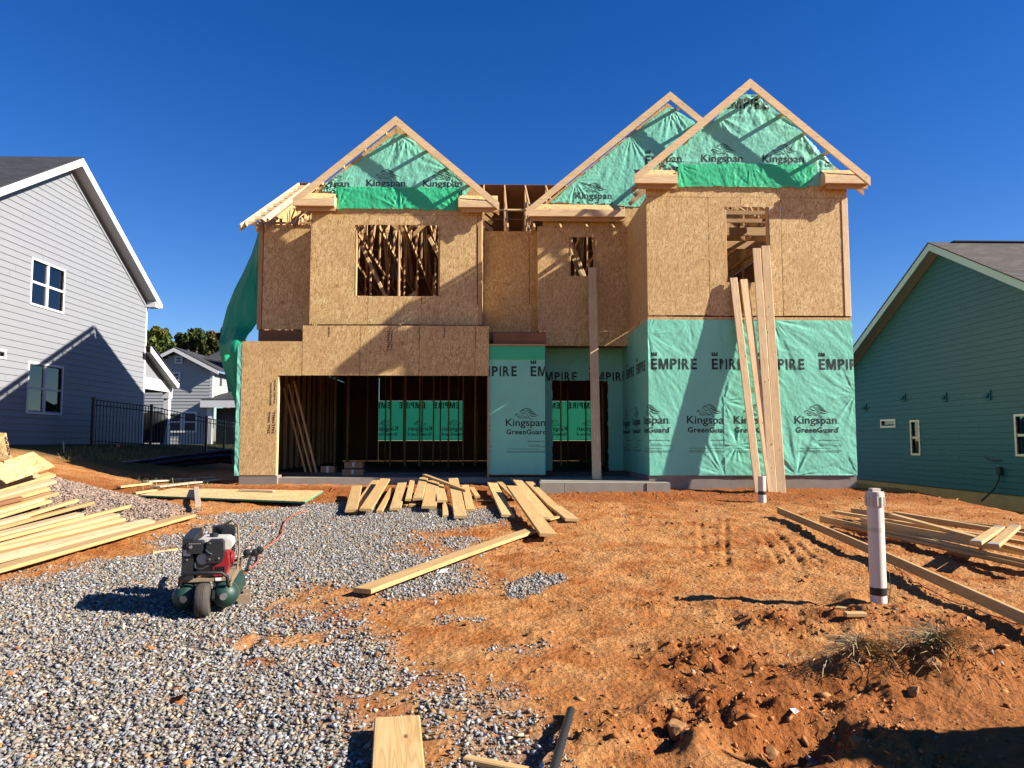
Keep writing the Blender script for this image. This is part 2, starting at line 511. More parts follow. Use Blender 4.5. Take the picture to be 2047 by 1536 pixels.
# ------------------------------------------------------------------ ground
def poly_sd(x, y, P):
    """signed distance-like value: positive inside polygon P (list of (x,y))"""
    x = np.asarray(x, float); y = np.asarray(y, float)
    d = np.full(x.shape, 1e9); ins = np.zeros(x.shape, bool)
    n = len(P)
    for i in range(n):
        ax, ay = P[i]; bx, by = P[(i + 1) % n]
        ex, ey = bx - ax, by - ay
        t = np.clip(((x - ax) * ex + (y - ay) * ey) / (ex * ex + ey * ey + 1e-12), 0, 1)
        d = np.minimum(d, np.hypot(x - ax - t * ex, y - ay - t * ey))
        c = ((ay > y) != (by > y)) & (x < (bx - ax) * (y - ay) / (by - ay + 1e-12) + ax)
        ins ^= c
    return np.where(ins, d, -d)

def gpoly(pts): return [(p.x, p.y) for p in (gp(a, b) for a, b in pts)]

GRAV = gpoly([(-120, 1700), (-120, 1215), (60, 1170), (130, 1160), (215, 1128), (330, 1092), (385, 1052), (470, 1032), (600, 1010), (690, 1006), (800, 1010),
              (985, 1024), (975, 1050), (905, 1062), (925, 1100), (880, 1135), (905, 1165), (830, 1190), (760, 1215), (690, 1245), (730, 1300), (800, 1335),
              (850, 1380), (745, 1425), (720, 1470), (760, 1600), (760, 1760)])
GPATCH = gpoly([(1005, 1180), (1020, 1163), (1075, 1150), (1128, 1150), (1130, 1165), (1085, 1186), (1050, 1197), (1015, 1196)])
MIXED = gpoly([(660, 1800), (700, 1240), (900, 1150), (1010, 1185), (1080, 1290), (1060, 1400), (1160, 1500), (1220, 1800)])
BARE = [(gp(*c), a, b) for c, a, b in (((575, 1283), .52, .17), ((640, 1200), .40, .55), ((852, 1095), .42, .75), ((800, 1262), .5, .16), ((505, 1330), .2, .12), ((470, 1150), .12, .2),
                                      ((730, 1195), .3, .25), ((880, 1070), .5, .35))]

def gravel_mask(x, y):
    nz = (fbm(x * 1.6, y * 1.6, 4, 5) - .5) * 1.1 + (fbm(x * 7, y * 7, 2, 8) - .5) * .35
    a = sm(-.30, .34, poly_sd(x, y, GRAV) + nz * .8)
    for c, ra, rb in BARE:
        r = np.hypot((x - c.x) / ra, (y - c.y) / rb) + nz * .9
        a = a * (.12 + .88 * sm(.45, 1.45, r + (fbm(x * 11, y * 11, 2, 19) - .5) * .8))
    b = sm(-.03, .10, poly_sd(x, y, GPATCH) + nz * .10)
    m = sm(-.2, .5, poly_sd(x, y, MIXED) + nz * .8) * sm(.50, .64, fbm(x * 2.1 + 3, y * 2.1, 4, 31)) * .55
    md = np.exp(-((x + 6.4) / 1.55) ** 2 - ((y - 11.0) / 1.6) ** 2)
    c = sm(.16, .36, md + nz * .1)
    return np.maximum.reduce([a, b, m]), c

CH = [(gp(*c), r, k) for c, r, k in (((1420, 1320), .55, 1.0), ((1560, 1250), .5, .9), ((1690, 1240), .45, 1.0), ((1830, 1250), .5, .8), ((1500, 1430), .5, 1.2), ((1350, 1440), .35, 1.0),
                                    ((1680, 1410), .5, .8), ((1760, 1480), .5, .8), ((1960, 1330), .6, .9), ((1180, 1460), .5, .5), ((1340, 1210), .5, .35), ((1100, 1270), .45, .35))]
_pb = gp(1757, 1212)
_sh = [(gp(1715, 1350), .24, .17, .16), (gp(1868, 1358), .27, .20, .21)]
def churn(x, y):
    c = np.zeros(np.shape(x))
    for p, r, k in CH:
        c = np.maximum(c, k * np.exp(-(np.hypot(x - p.x, (y - p.y) * 1.3) / r) ** 2))
    return c
TRK = [(gp(1525, 1075), gp(1560, 1130)), (gp(1555, 1070), gp(1600, 1128)), (gp(1590, 1085), gp(1640, 1130)), (gp(1450, 1040), gp(1452, 1130)), (gp(1400, 1045), gp(1405, 1110))]
RUT = [(gp(480, 1312), gp(518, 1262), .05, .028), (gp(1335, 1440), gp(1300, 1490), .10, .07), (gp(1640, 1440), gp(1500, 1500), .22, .09), (gp(1565, 1500), gp(1680, 1452), .16, .06)]
def hd(x, y):
    near = sm(26, 14, y)
    ch = churn(x, y)
    g, c = gravel_mask(x, y)
    out = (fbm(x * .9, y * .9, 3, 1) - .5) * .07 * (1 - .4 * g)
    soft = (1 - g)
    w = fbm(x * 1.3, y * 1.3, 2, 40)
    out = out + soft * ((fbm(x * 3.2, y * 3.2, 4, 2) - .5) * .06 + (np.abs(fbm(x * 9, y * 9, 3, 3) - .5) - .1) * .055 * (.3 + w) + (fbm(x * 23, y * 23, 3, 4) - .5) * .034 * (.25 + w))
    lump = fbm(x * 5.5, y * 5.5, 3, 12)
    out = out + ch * ((lump - .42) * .17 + np.maximum(0, fbm(x * 15, y * 15, 3, 15) - .48) * .15)
    for a, b in TRK:
        e = Vector((b.x - a.x, b.y - a.y)); L = e.length; e /= L
        t = (x - a.x) * e.x + (y - a.y) * e.y; d = (x - a.x) * (-e.y) + (y - a.y) * e.x
        win = sm(-.15, .1, t) * sm(L + .15, L - .1, t)
        prof = np.exp(-(d / .035) ** 2) * -.017 + np.exp(-((np.abs(d) - .06) / .028) ** 2) * .015
        cleat = np.sin(t * 2 * math.pi / .075 + 6 * np.abs(d)) * .008 * np.exp(-(d / .06) ** 2)
        out = out + win * (prof + cleat * .3) * sm(.15, .5, fbm(x * 5, y * 5, 2, 61))
    for a, b, wd, dp in RUT:
        e = Vector((b.x - a.x, b.y - a.y)); L = e.length; e /= L
        t = (x - a.x) * e.x + (y - a.y) * e.y; d = (x - a.x) * (-e.y) + (y - a.y) * e.x + (fbm(x * 4, y * 4, 2, 55) - .5) * .12
        win = sm(-.15, .1, t) * sm(L + .15, L - .1, t)
        out = out + win * (-dp * np.exp(-(d / wd) ** 2) + dp * .7 * np.exp(-((d - wd * 1.8) / (wd * .8)) ** 2))
    r = np.hypot(x - _pb.x, y - _pb.y)
    out = out + .05 * np.exp(-((r - .22) / .13) ** 2) * (.5 + lump)
    for p, ra, rb, h in _sh:
        out = out + h * np.exp(-(((x - p.x) / ra) ** 2 + ((y - p.y) / rb) ** 2)) * (.7 + .6 * lump)
    out = out + c * (fbm(x * 4, y * 4, 3, 21) - .5) * .06
    return out * near

def hf(x, y): return hb(x, y) + hd(x, y)

def axis(segs):
    out = []
    for a, b, s in segs: out += list(np.arange(a, b, s))
    return np.array(out)
gx = np.concatenate([-np.geomspace(500, 13, 26), axis([(-12.6, -6.2, .10), (-6.2, 6.4, .027), (6.4, 13, .09)]), np.geomspace(13, 500, 26)])
gy = np.concatenate([-np.geomspace(120, 1.2, 14), axis([(-.8, 2.3, .2), (2.3, 9.5, .026), (9.5, 17, .06), (17, 34, .35)]), np.geomspace(34, 900, 34)])
GX, GY = np.meshgrid(gx, gy)
GZ = hf(GX, GY)
nx, ny = len(gx), len(gy)
idx = np.arange(nx * ny).reshape(ny, nx)
quads = np.stack([idx[:-1, :-1], idx[:-1, 1:], idx[1:, 1:], idx[1:, :-1]], -1).reshape(-1, 4)

n = NT('ground_dirt')
aG = n.n('ShaderNodeAttribute'); aG.attribute_name = 'zone'
sp = n.n('ShaderNodeSeparateColor'); n.l(aG.outputs['Color'], sp.inputs[0])
v = n.coord()
big = n.noise(v, .55, 4, .55, .4)
med = n.noise(v, 2.6, 5, .6, .6)
fine = n.noise(v, 34, 5, .65)
c = n.mix(n.ramp(big, [(.38, (0, 0, 0)), (.62, (1, 1, 1))]), (.290, .100, .026), (.375, .172, .056))
c = n.mix(n.ramp(med, [(.42, (0, 0, 0)), (.66, (1, 1, 1))]), c, (.415, .215, .084))
c = n.mix(n.math('MULTIPLY', n.ramp(med, [(.30, (1, 1, 1)), (.44, (0, 0, 0))]), .75), c, (.225, .066, .015))
c = n.mix(n.math('MULTIPLY', sp.outputs[2], .85), c, (.225, .066, .016))
c = n.mix(n.ramp(n.noise(v, 110, 3, .7), [(.30, (1, 1, 1)), (.43, (0, 0, 0))]), c, (.16, .060, .018))
c = n.mix(n.ramp(fine, [(.25, (1, 1, 1)), (.5, (0, 0, 0))]), c, (.21, .072, .020))
cg = n.mix(n.ramp(n.vor(v, 42), [(.1, (0, 0, 0)), (.5, (1, 1, 1))]), (.11, .098, .085), (.25, .225, .195))
cg = n.mix(n.ramp(med, [(.45, (0, 0, 0)), (.7, (1, 1, 1))]), cg, (0.252, 0.162, 0.090))
c = n.mix(sp.outputs[0], c, cg)
gr = n.mix(n.noise(v, 1.2, 5), (0.021, 0.025, 0.008), (0.078, 0.072, 0.030))
c = n.mix(sp.outputs[1], c, gr)
bp = n.bump(n.math('ADD', n.noise(v, 55, 5, .7), n.math('MULTIPLY', n.vor(v, 26), .8)), .95, .025)
M['ground'] = n.done(n.pbr(c, .95, 0, .1, bump=bp))

co = np.stack([GX, GY, GZ], -1).reshape(-1, 3)
gm, gc = gravel_mask(GX, GY)
lawn = sm(-6.8, -8.6, GX + (fbm(GX, GY, 3, 66) - .5) * 2) * sm(16.5, 18.5, GY)
lawn = np.maximum(lawn, sm(29, 31, GY))
red = np.maximum(sm(.45, .95, churn(GX, GY)), sm(12.6, 13.8, GY + (fbm(GX * 2, GY * 2, 3, 71) - .5) * 1.6) * sm(16.5, 15, GY))
red = np.maximum(red, .8 * sm(.4, 1.4, GX + (fbm(GX * 1.4, GY * 1.4, 3, 88) - .5) * 2.2) * sm(5.9, 4.6, GY + (fbm(GX * 1.7, GY * 1.7, 3, 89) - .5) * 2.0))
zone = np.stack([np.maximum(gm * .85, gc), lawn, red], -1).reshape(-1, 3)
gme = np_mesh('ground', co, quads, M['ground'], True)
at_ = gme.color_attributes.new('zone', 'FLOAT_COLOR', 'POINT')
c4 = np.ones((len(co), 4), np.float32); c4[:, :3] = zone
at_.data.foreach_set('color', c4.ravel())
ground = put(bpy.data.objects.new('ground', gme), Matrix.Identity(4))
ground['kind'] = 'structure'

# ------------------------------------------------------------------ loose stones (uncountable)
OCT = np.array([(1,0,0),(-1,0,0),(0,1,0),(0,-1,0),(0,0,1),(0,0,-1),(.72,.6,.5)], float)
OCF = np.array([(0,6,4),(2,4,6),(0,2,6),(2,1,4),(1,3,4),(3,0,4),(2,0,5),(1,2,5),(3,1,5),(0,3,5)])
def _tpl():
    v = OCT * RNG.uniform(.7, 1.25, (7, 1)) + RNG.normal(0, .22, (7, 3))
    return v * np.array([1.3, .95, .62]) * RNG.uniform(.8, 1.2, 3)
TPL = [_tpl() for _ in range(24)]
NV = 7
def rot_mats(nn):
    q = RNG.normal(size=(nn, 4)); q /= np.linalg.norm(q, axis=1)[:, None]
    w, x, y, z = q.T
    return np.stack([np.stack([1-2*(y*y+z*z), 2*(x*y-z*w), 2*(x*z+y*w)], -1), np.stack([2*(x*y+z*w), 1-2*(x*x+z*z), 2*(y*z-x*w)], -1), np.stack([2*(x*z-y*w), 2*(y*z+x*w), 1-2*(x*x+y*y)], -1)], 1)
def flat_rots(nn, tilt=.45):
    a = RNG.uniform(0, 2 * math.pi, nn); b = RNG.normal(0, tilt, nn); g_ = RNG.normal(0, tilt, nn)
    z0, o1 = np.zeros(nn), np.ones(nn)
    ca, sa, cb, sb, cg_, sg = np.cos(a), np.sin(a), np.cos(b), np.sin(b), np.cos(g_), np.sin(g_)
    Rz = np.stack([np.stack([ca, -sa, z0], -1), np.stack([sa, ca, z0], -1), np.stack([z0, z0, o1], -1)], 1)
    Ry = np.stack([np.stack([cb, z0, sb], -1), np.stack([z0, o1, z0], -1), np.stack([-sb, z0, cb], -1)], 1)
    Rx = np.stack([np.stack([o1, z0, z0], -1), np.stack([z0, cg_, -sg], -1), np.stack([z0, sg, cg_], -1)], 1)
    return Ry @ Rx @ Rz
def stones(name, P, S, C, mat):
    nn = len(P); R = flat_rots(nn)
    T = np.array(TPL)[RNG.integers(0, len(TPL), nn)]
    V = np.einsum('nij,nkj->nki', R, T) * S[:, None, None] + P[:, None, :]
    Fq = (OCF[None] + (np.arange(nn) * NV)[:, None, None]).reshape(-1, 3)
    me = np_mesh(name, V.reshape(-1, 3), Fq, mat, False, np.repeat(C, NV, 0))
    o = put(bpy.data.objects.new(name, me), Matrix.Identity(4))
    o['kind'] = 'stuff'
    return o

def in_view(x, y, mrg=.5):
    return (x > -.70 * y - mrg) & (x < .74 * y + mrg)

N = 330000
yy = 2.6 + (13.6 - 2.6) * RNG.random(N) ** 1.15; xx = RNG.uniform(-8.2, 2.6, N)
ok = in_view(xx, yy); xx, yy = xx[ok], yy[ok]
gmk, gck = gravel_mask(xx, yy)
keep = RNG.random(len(xx)) < np.clip(gmk * 1.25, 0, 1) * np.where(yy > 9, .8, 1.0)
xx, yy = xx[keep], yy[keep]
if len(xx) > 130000: xx, yy = xx[:130000], yy[:130000]
S = np.clip(RNG.lognormal(math.log(.0087), .46, len(xx)), .004, .021)
zz = hf(xx, yy) + S * .25 + RNG.random(len(xx)) * .008
g = RNG.lognormal(math.log(.19), .34, len(xx))
tint = RNG.random(len(xx))
Cc = np.stack([g * (1.0 + .12 * (tint > .55)), g * (1.0 + .01 * (tint > .6)), g * (1.03 - .28 * (tint > .55))], -1)
dusty = (tint > .74)[:, None]
Cc = np.clip(np.where(dusty, Cc * .4 + np.array([.23, .165, .11]) * .7, Cc), .015, .5)
gravel = stones('gravel', np.stack([xx, yy, zz], -1), S, Cc, M['stone'])
gravel['label'] = 'grey crushed stone spread over the driveway'

# gravel heap behind the left lumber pile
N = 42000
xx = RNG.normal(-6.2, 1.35, N); yy = RNG.normal(10.9, 1.25, N)
ok = in_view(xx, yy) & (gravel_mask(xx, yy)[1] > RNG.random(N) * .9); xx, yy = xx[ok], yy[ok]
S = np.clip(RNG.lognormal(math.log(.0125), .4, len(xx)), .006, .028)
g = RNG.lognormal(math.log(.155), .28, len(xx))
Cc = np.clip(np.stack([g * 1.36, g * .98, g * .76], -1), .03, .6)
heap = stones('gravel_heap', np.stack([xx, yy, hf(xx, yy) + S * .3], -1), S, Cc, M['stone'])
heap['label'] = 'low heap of pinkish gravel behind the left lumber pile'

# clods and small stones on the dirt
N = 120000
yy = 2.6 + 12.0 * RNG.random(N) ** 1.3; xx = RNG.uniform(-6, 9.5, N)
ok = in_view(xx, yy); xx, yy = xx[ok], yy[ok]
gmk, gck = gravel_mask(xx, yy)
dens = (.035 + .10 * sm(.5, .75, fbm(xx * 1.7, yy * 1.7, 3, 90)) + 1.0 * sm(.12, .8, churn(xx, yy)) + .22 * sm(.2, .5, gmk) + .22 * sm(12.8, 14, yy)) * (1 - .9 * sm(.3, .6, gck))
keep = RNG.random(len(xx)) < dens; xx, yy = xx[keep], yy[keep]
S = np.clip(RNG.lognormal(math.log(.0058), .68, len(xx)), .0025, .034)
k = RNG.random(len(xx))[:, None]
Cc = np.array([.21, .068, .020]) * (1 - k) + np.array([.36, .18, .070]) * k
pale = RNG.random(len(xx)) < .05
Cc[pale] = np.array([.27, .235, .20]) * RNG.uniform(.6, 1.1, (pale.sum(), 1))
clods = stones('dirt_clods', np.stack([xx, yy, hf(xx, yy) + S * .15], -1), S, Cc, M['clod'])
clods['label'] = 'crumbled red clay clods and pebbles on the bare dirt'

# straw tangles and dead grass
pts = []
V = []; Fq = []; Cs = []
def strand(p, d, L, w, col):
    b = len(V); s = Vector((-d.y, d.x, 0)).normalized() * w
    up = Vector((0, 0, 1))
    p1 = p + d * L * .5 + up * L * random.uniform(.0, .22); p2 = p + d * L
    for q in (p, p1, p2):
        V.append(q - s + up * w); V.append(q + s); 
    Fq.append((b, b + 1, b + 3, b + 2)); Fq.append((b + 2, b + 3, b + 5, b + 4))
    for _ in range(6): Cs.append(col)
for p, ra, rb, h in _sh:
    for _ in range(620):
        a = random.uniform(0, 2 * math.pi); r = abs(random.gauss(0, .62))
        x, y = p.x + ra * r * math.cos(a) * 1.05, p.y + rb * r * math.sin(a) * 1.1
        pts.append((x, y))
hz = hf(np.array([q[0] for q in pts]), np.array([q[1] for q in pts]))
for (x, y), z in zip(pts, hz):
    a = random.gauss(.3, 1.2)
    d = Vector((math.cos(a), math.sin(a), random.uniform(-.25, .35))).normalized()
    t = random.random()
    col = tuple(np.array([.40, .30, .15]) * t + np.array([.16, .11, .055]) * (1 - t))
    strand(Vector((x, y, z + random.uniform(0, .05))), d, random.uniform(.06, .22), random.uniform(.0012, .0022), col)
me = np_mesh('straw', np.array([tuple(q) for q in V]), np.array(Fq), M['straw'], False, np.array(Cs))
o = put(bpy.data.objects.new('straw', me), Matrix.Identity(4)); o['kind'] = 'stuff'
o['label'] = 'tangled dry straw on two dirt humps at lower right'

# bits of straw trodden into the dirt
V = []; Fq = []; Cs = []
qx = RNG.uniform(-1, 9, 16000); qy = 2.8 + 11.5 * RNG.random(16000) ** 1.2
ok = in_view(qx, qy, 0) & (RNG.random(16000) < .02 + .26 * sm(.5, .72, fbm(qx * .8, qy * .8, 3, 140)) * sm(-.5, 2.5, qx)) & (gravel_mask(qx, qy)[0] < .4)
qx, qy = qx[ok], qy[ok]; qz = hf(qx, qy)
for x, y, z in zip(qx, qy, qz):
    a = random.gauss(.2, .9); t = random.random()
    strand(Vector((x, y, z + .004)), Vector((math.cos(a), math.sin(a), 0)), random.uniform(.03, .11), random.uniform(.0012, .0022), tuple(np.array([.34, .22, .10]) * t + np.array([.14, .07, .03]) * (1 - t)))
me = np_mesh('straw_bits', np.array([tuple(q) for q in V]), np.array(Fq), M['straw'], False, np.array(Cs))
o = put(bpy.data.objects.new('straw_bits', me), Matrix.Identity(4)); o['kind'] = 'stuff'
o['label'] = 'bits of straw trodden into the bare dirt'

# thin dry weeds at the edge of the shaded side yard
V = []; Fq = []; Cs = []
wp = [(gp(random.uniform(255, 420), random.uniform(955, 985))) for _ in range(260)] + [gp(random.uniform(120, 470), random.uniform(895, 925)) for _ in range(900)]
for p in wp:
    a = random.uniform(0, 6.28)
    d = Vector((math.cos(a) * .5, math.sin(a) * .5, 1)).normalized()
    t = random.random()
    strand(p, d, random.uniform(.05, .16), .003, tuple(np.array([.30, .25, .10]) * t + np.array([.08, .10, .03]) * (1 - t)))
me = np_mesh('dry_grass', np.array([tuple(q) for q in V]), np.array(Fq), M['straw'], False, np.array(Cs))
o = put(bpy.data.objects.new('dry_grass', me), Matrix.Identity(4)); o['kind'] = 'stuff'
o['label'] = 'thin dry grass in the shaded side yard'

# ------------------------------------------------------------------ lettering and sheet helpers
def text_geo(s, box, bold=.02, mirror=False, rot=0, sp=1.0):
    """outline lettering scaled to the box (x0, x1, y0, y1); returns 2D verts, faces"""
    cu = bpy.data.curves.new('t', 'FONT'); cu.body = s; cu.size = 1.0; cu.offset = bold; cu.resolution_u = 3; cu.space_character = sp
    to = bpy.data.objects.new('t', cu); COL.objects.link(to)
    dg = bpy.context.evaluated_depsgraph_get()
    me = bpy.data.meshes.new_from_object(to.evaluated_get(dg))
    V = [Vector((v.co.x, v.co.y)) for v in me.vertices]; Fc = [tuple(p.vertices) for p in me.polygons]
    bpy.data.objects.remove(to); bpy.data.meshes.remove(me); bpy.data.curves.remove(cu)
    if rot: V = [Vector((-v.y, v.x)) if rot > 0 else Vector((v.y, -v.x)) for v in V]
    if mirror: V = [Vector((-v.x, v.y)) for v in V]
    a0 = min(v.x for v in V); a1 = max(v.x for v in V); b0 = min(v.y for v in V); b1 = max(v.y for v in V)
    x0, x1, y0, y1 = box
    V = [Vector((x0 + (v.x - a0) / (a1 - a0) * (x1 - x0), y0 + (v.y - b0) / (b1 - b0) * (y1 - y0))) for v in V]
    return V, Fc

def stroke_geo(pts, ws):
    P = [Vector(p) for p in pts]; W = list(ws)
    for _ in range(2):
        q = [P[0]]; w2 = [W[0]]
        for i in range(len(P) - 1):
            q += [P[i] * .75 + P[i+1] * .25, P[i] * .25 + P[i+1] * .75]; w2 += [W[i] * .75 + W[i+1] * .25, W[i] * .25 + W[i+1] * .75]
        q.append(P[-1]); w2.append(W[-1]); P, W = q, w2
    V = []; Fc = []
    for i, p in enumerate(P):
        d = (P[min(i+1, len(P)-1)] - P[max(i-1, 0)]).normalized(); nn = Vector((-d.y, d.x))
        V += [p + nn * W[i] / 2, p - nn * W[i] / 2]
        if i: Fc.append((2*i-2, 2*i-1, 2*i+1, 2*i))
    return V, Fc

class Geo2:
    def __init__(s): s.v = []; s.f = []
    def add(s, g, dx=0, dy=0):
        n0 = len(s.v); s.v += [v + Vector((dx, dy)) for v in g[0]]; s.f += [tuple(i + n0 for i in f) for f in g[1]]
    def rect(s, x0, x1, y0, y1): s.add(([Vector((x0, y0)), Vector((x1, y0)), Vector((x1, y1)), Vector((x0, y1))], [(0, 1, 2, 3)]))

_ZS = 1 / (10.97 * 98.0)
def zq(x, y): return Vector(((x - 320) * _ZS, (625 - y) * _ZS))
def make_logo():
    k = Geo2(); k.add(text_geo('Kingspan', (0, .868, -.051, .158), .012)); k.rect(.885, .905, 0, .02)
    gg = Geo2(); gg.add(text_geo('GreenGuard', (.013, .88, -.182, -.07), .026, sp=1.1)); gg.rect(.89, .908, -.09, -.072)
    li = Geo2()
    for pts, ws in (([(735, 235), (800, 208), (880, 225), (955, 285)], (6, 18, 18, 3)), ([(795, 250), (880, 262), (960, 300), (1030, 348)], (5, 17, 17, 3)),
                    ([(825, 282), (900, 318), (985, 355), (1110, 380)], (5, 30, 22, 2)), ([(850, 335), (905, 385), (980, 402), (1045, 403)], (5, 20, 17, 3)),
                    ([(700, 262), (760, 250), (815, 330), (870, 440), (930, 490)], (12, 12, 10, 14, 18)), ([(660, 300), (690, 250), (740, 225)], (12, 16, 10)),
                    ([(545, 378), (570, 340), (620, 345)], (20, 24, 8)), ([(585, 385), (650, 450), (710, 430), (830, 440)], (12, 14, 11, 10)),
                    ([(620, 345), (700, 375), (780, 405), (840, 440)], (8, 11, 11, 11)), ([(680, 300), (730, 330), (780, 345)], (10, 18, 8)),
                    ([(600, 380), (660, 410), (700, 395)], (6, 10, 6))):
        li.add(stroke_geo([zq(*p) for p in pts], [w * _ZS for w in ws]))
    sp_ = Geo2(); sp_.add(text_geo('MAX Building Wrap', (.48, .90, -.352, -.322), .02))
    for x0, x1, y in ((.50, .73, -.415), (.50, .95, -.447), (.03, .73, -.50), (.03, .95, -.55), (.03, .90, -.574)):
        sp_.rect(x0, x1, y, y + .007)
    return [('lettering', k.v, k.f), ('lettering', gg.v, gg.f), ('lion_logo', li.v, li.f), ('small_print', sp_.v, sp_.f)]
def make_empire():
    g = Geo2()
    for ch, a, b in (('E', 0, .126), ('P', .396, .528), ('I', .563, .598), ('R', .638, .784), ('E', .822, .94)): g.add(text_geo(ch, (a, b, 0, .222), .03))
    a, w, t, h = .158, .196, .044, .222
    g.add(([Vector((a + x, y)) for x, y in ((0, 0), (t * .9, 0), (t * .9, .66 * h), (w / 2 - .42 * t, 0), (w / 2 + .42 * t, 0), (w - t * .9, .66 * h), (w - t * .9, 0), (w, 0), (w, h), (w - 1.3 * t, h), (w / 2, .33 * h), (1.3 * t, h), (0, h))], [tuple(range(13))]))
    e = Geo2(); e.add(text_geo('E', (.0, .125, .275, .350), .05, rot=1))
    return [('lettering', g.v, g.f), ('small_letter', e.v, e.f)]
LOGO = make_logo(); EMPIRE = make_empire()
def flip(gl, w): return [(nm, [Vector((w - v.x, v.y)) for v in vs], fs) for nm, vs, fs in gl]

def wrinkle(seed, fans=(), A=.0035, ang=.5, f=(13, 3.0)):
    ca, sa = math.cos(ang), math.sin(ang)
    def w(u, v):
        u = np.asarray(u, float); v = np.asarray(v, float)
        du = (fbm(u * 1.1, v * 1.1, 2, seed) - .5) * 1.2
        a = (u * ca + v * sa) + du * .25; b = (-u * sa + v * ca)
        amp = .35 + 1.3 * fbm(u * 1.7, v * 1.7, 2, seed + 9)
        z = A * amp * (fbm(a * f[0], b * f[1], 3, seed + 1) - .5) * 2.2
        z = z + A * .5 * (fbm(u * 31 + du * 5, v * 22, 2, seed + 2) - .5) * 2
        for fu, fv, fa, R, fr in fans:
            r = np.hypot(u - fu, v - fv); th = np.arctan2(v - fv, u - fu)
            z = z + fa * (vn(th * fr + 50, r * .9 + seed, seed + 4) - .5) * 2 * np.exp(-r / R) * sm(.0, .22, r)
        return z
    return w

def sheet(name, mat, parent, O, U, Nn, u0, u1, v0, v1, w, poly=None, res=.016, off=.006, prints=(), Vd=(0, 0, 1), ink='ink'):
    O, U, Nn, Vd = Vector(O), Vector(U).normalized(), Vector(Nn).normalized(), Vector(Vd)
    us = np.linspace(u0, u1, max(2, int((u1 - u0) / res) + 1)); vs = np.linspace(v0, v1, max(2, int((v1 - v0) / res) + 1))
    UU, VV = np.meshgrid(us, vs); W_ = w(UU, VV) + off
    def pos(uu, vv, ww): return np.array(O) + np.multiply.outer(uu, np.array(U)) + np.multiply.outer(vv, np.array(Vd)) + np.multiply.outer(ww, np.array(Nn))
    P = pos(UU, VV, W_)
    ii = np.arange(UU.size).reshape(UU.shape)
    q = np.stack([ii[:-1, :-1], ii[:-1, 1:], ii[1:, 1:], ii[1:, :-1]], -1).reshape(-1, 4)
    if poly is not None:
        cu = (UU[:-1, :-1] + UU[1:, 1:]) / 2; cv = (VV[:-1, :-1] + VV[1:, 1:]) / 2
        jag = (fbm(cu * 6, cv * 6, 2, 77) - .5) * .05
        q = q[(poly_sd(cu, cv, poly) > jag).ravel()]
    used = np.unique(q); remap = np.zeros(UU.size, int); remap[used] = np.arange(len(used))
    P2 = P.reshape(-1, 3)[used]; c = P2.mean(0)
    o = put(bpy.data.objects.new(name, np_mesh(name, P2 - c, remap[q], mat, True)), Matrix.Translation(Vector(c)), parent)
    for nm, gv, gf, dx, dy in [(q_[0], q_[1], q_[2], p_[1], p_[2]) for p_ in prints for q_ in p_[0]]:
        bm = bmesh.new()
        vv = [bm.verts.new((p.x + dx, p.y + dy, 0)) for p in gv]
        for fc in gf:
            try: bm.faces.new([vv[i] for i in fc])
            except ValueError: pass
        for co_, no_ in (((u0 + .004, 0, 0), (-1, 0, 0)), ((u1 - .004, 0, 0), (1, 0, 0)), ((0, v0 + .004, 0), (0, -1, 0)), ((0, v1 - .004, 0), (0, 1, 0))):
            bmesh.ops.bisect_plane(bm, geom=bm.verts[:] + bm.edges[:] + bm.faces[:], plane_co=co_, plane_no=no_, clear_outer=True)
        bmesh.ops.triangulate(bm, faces=bm.faces)
        for _ in range(3):
            long = [e for e in bm.edges if e.calc_length() > .05]
            if long: bmesh.ops.subdivide_edges(bm, edges=long, cuts=1); bmesh.ops.triangulate(bm, faces=bm.faces)
        uu = np.array([v.co.x for v in bm.verts]); vv = np.array([v.co.y for v in bm.verts])
        if len(uu):
            Q = pos(uu, vv, w(uu, vv) + off + .0035)
            bm.verts.ensure_lookup_table(); bm.verts.index_update()
            fs = [tuple(v.index for v in fc.verts) for fc in bm.faces]
            if poly is not None and fs:
                T = np.array(fs); sd = poly_sd(uu[T].mean(1), vv[T].mean(1), poly)
                fs = [t for t, d_ in zip(fs, sd) if d_ > .01]
            if fs: mobj(nm, [tuple(p) for p in Q], fs, M[ink], o)
        bm.free()
    return o

# ------------------------------------------------------------------ the unfinished house
YB, YG, YL, YP, YM, YK = 15.0, 16.4, 16.2, 17.2, 17.6, 27.2      # bay, upper garage, lower garage, porch wall, recess, back wall
Z2 = EYE + 2.55
ZP = EYE + 5.04
XB0, XB1 = at(1297, 800, YB).x, at(1709, 850, YB).x
XL, XLW = at(520, 560, YP).x, at(481, 820, YL).x
house = thing('unfinished_house', ((XL + XB1) / 2, 19, -.2), 'two-storey house under construction with OSB sheathing, open roof frame and green wrap', 'house')
H = house

def osb(pts, Y, name='osb_panel', t=.012, mat='osb', par=None):
    """panel outline as (x, z) points on plane Y"""
    m = MB().prism([(x, Y, z) for x, z in pts], (0, t, 0)); return m.build(name, M[mat], par or H)
def osb_r(x0, x1, z0, z1, Y, **k): g = .006; return osb([(x0+g, z0+g), (x1-g, z0+g), (x1-g, z1-g), (x0+g, z1-g)], Y, **k)
def osb_side(X, y0, y1, z0, z1, name='osb_panel', t=.012):
    return MB().box(X, X + t, y0, y1, z0, z1).build(name, M['deck_shade_wall' if name == 'side_wall' else 'osb_yz'], H)  # side walls are OSB, coloured dark brown to shade the interior
def px_x(px, Y, py=560): return at(px, py, Y).x
def px_z(py, Y, px=1000): return at(px, py, Y).z

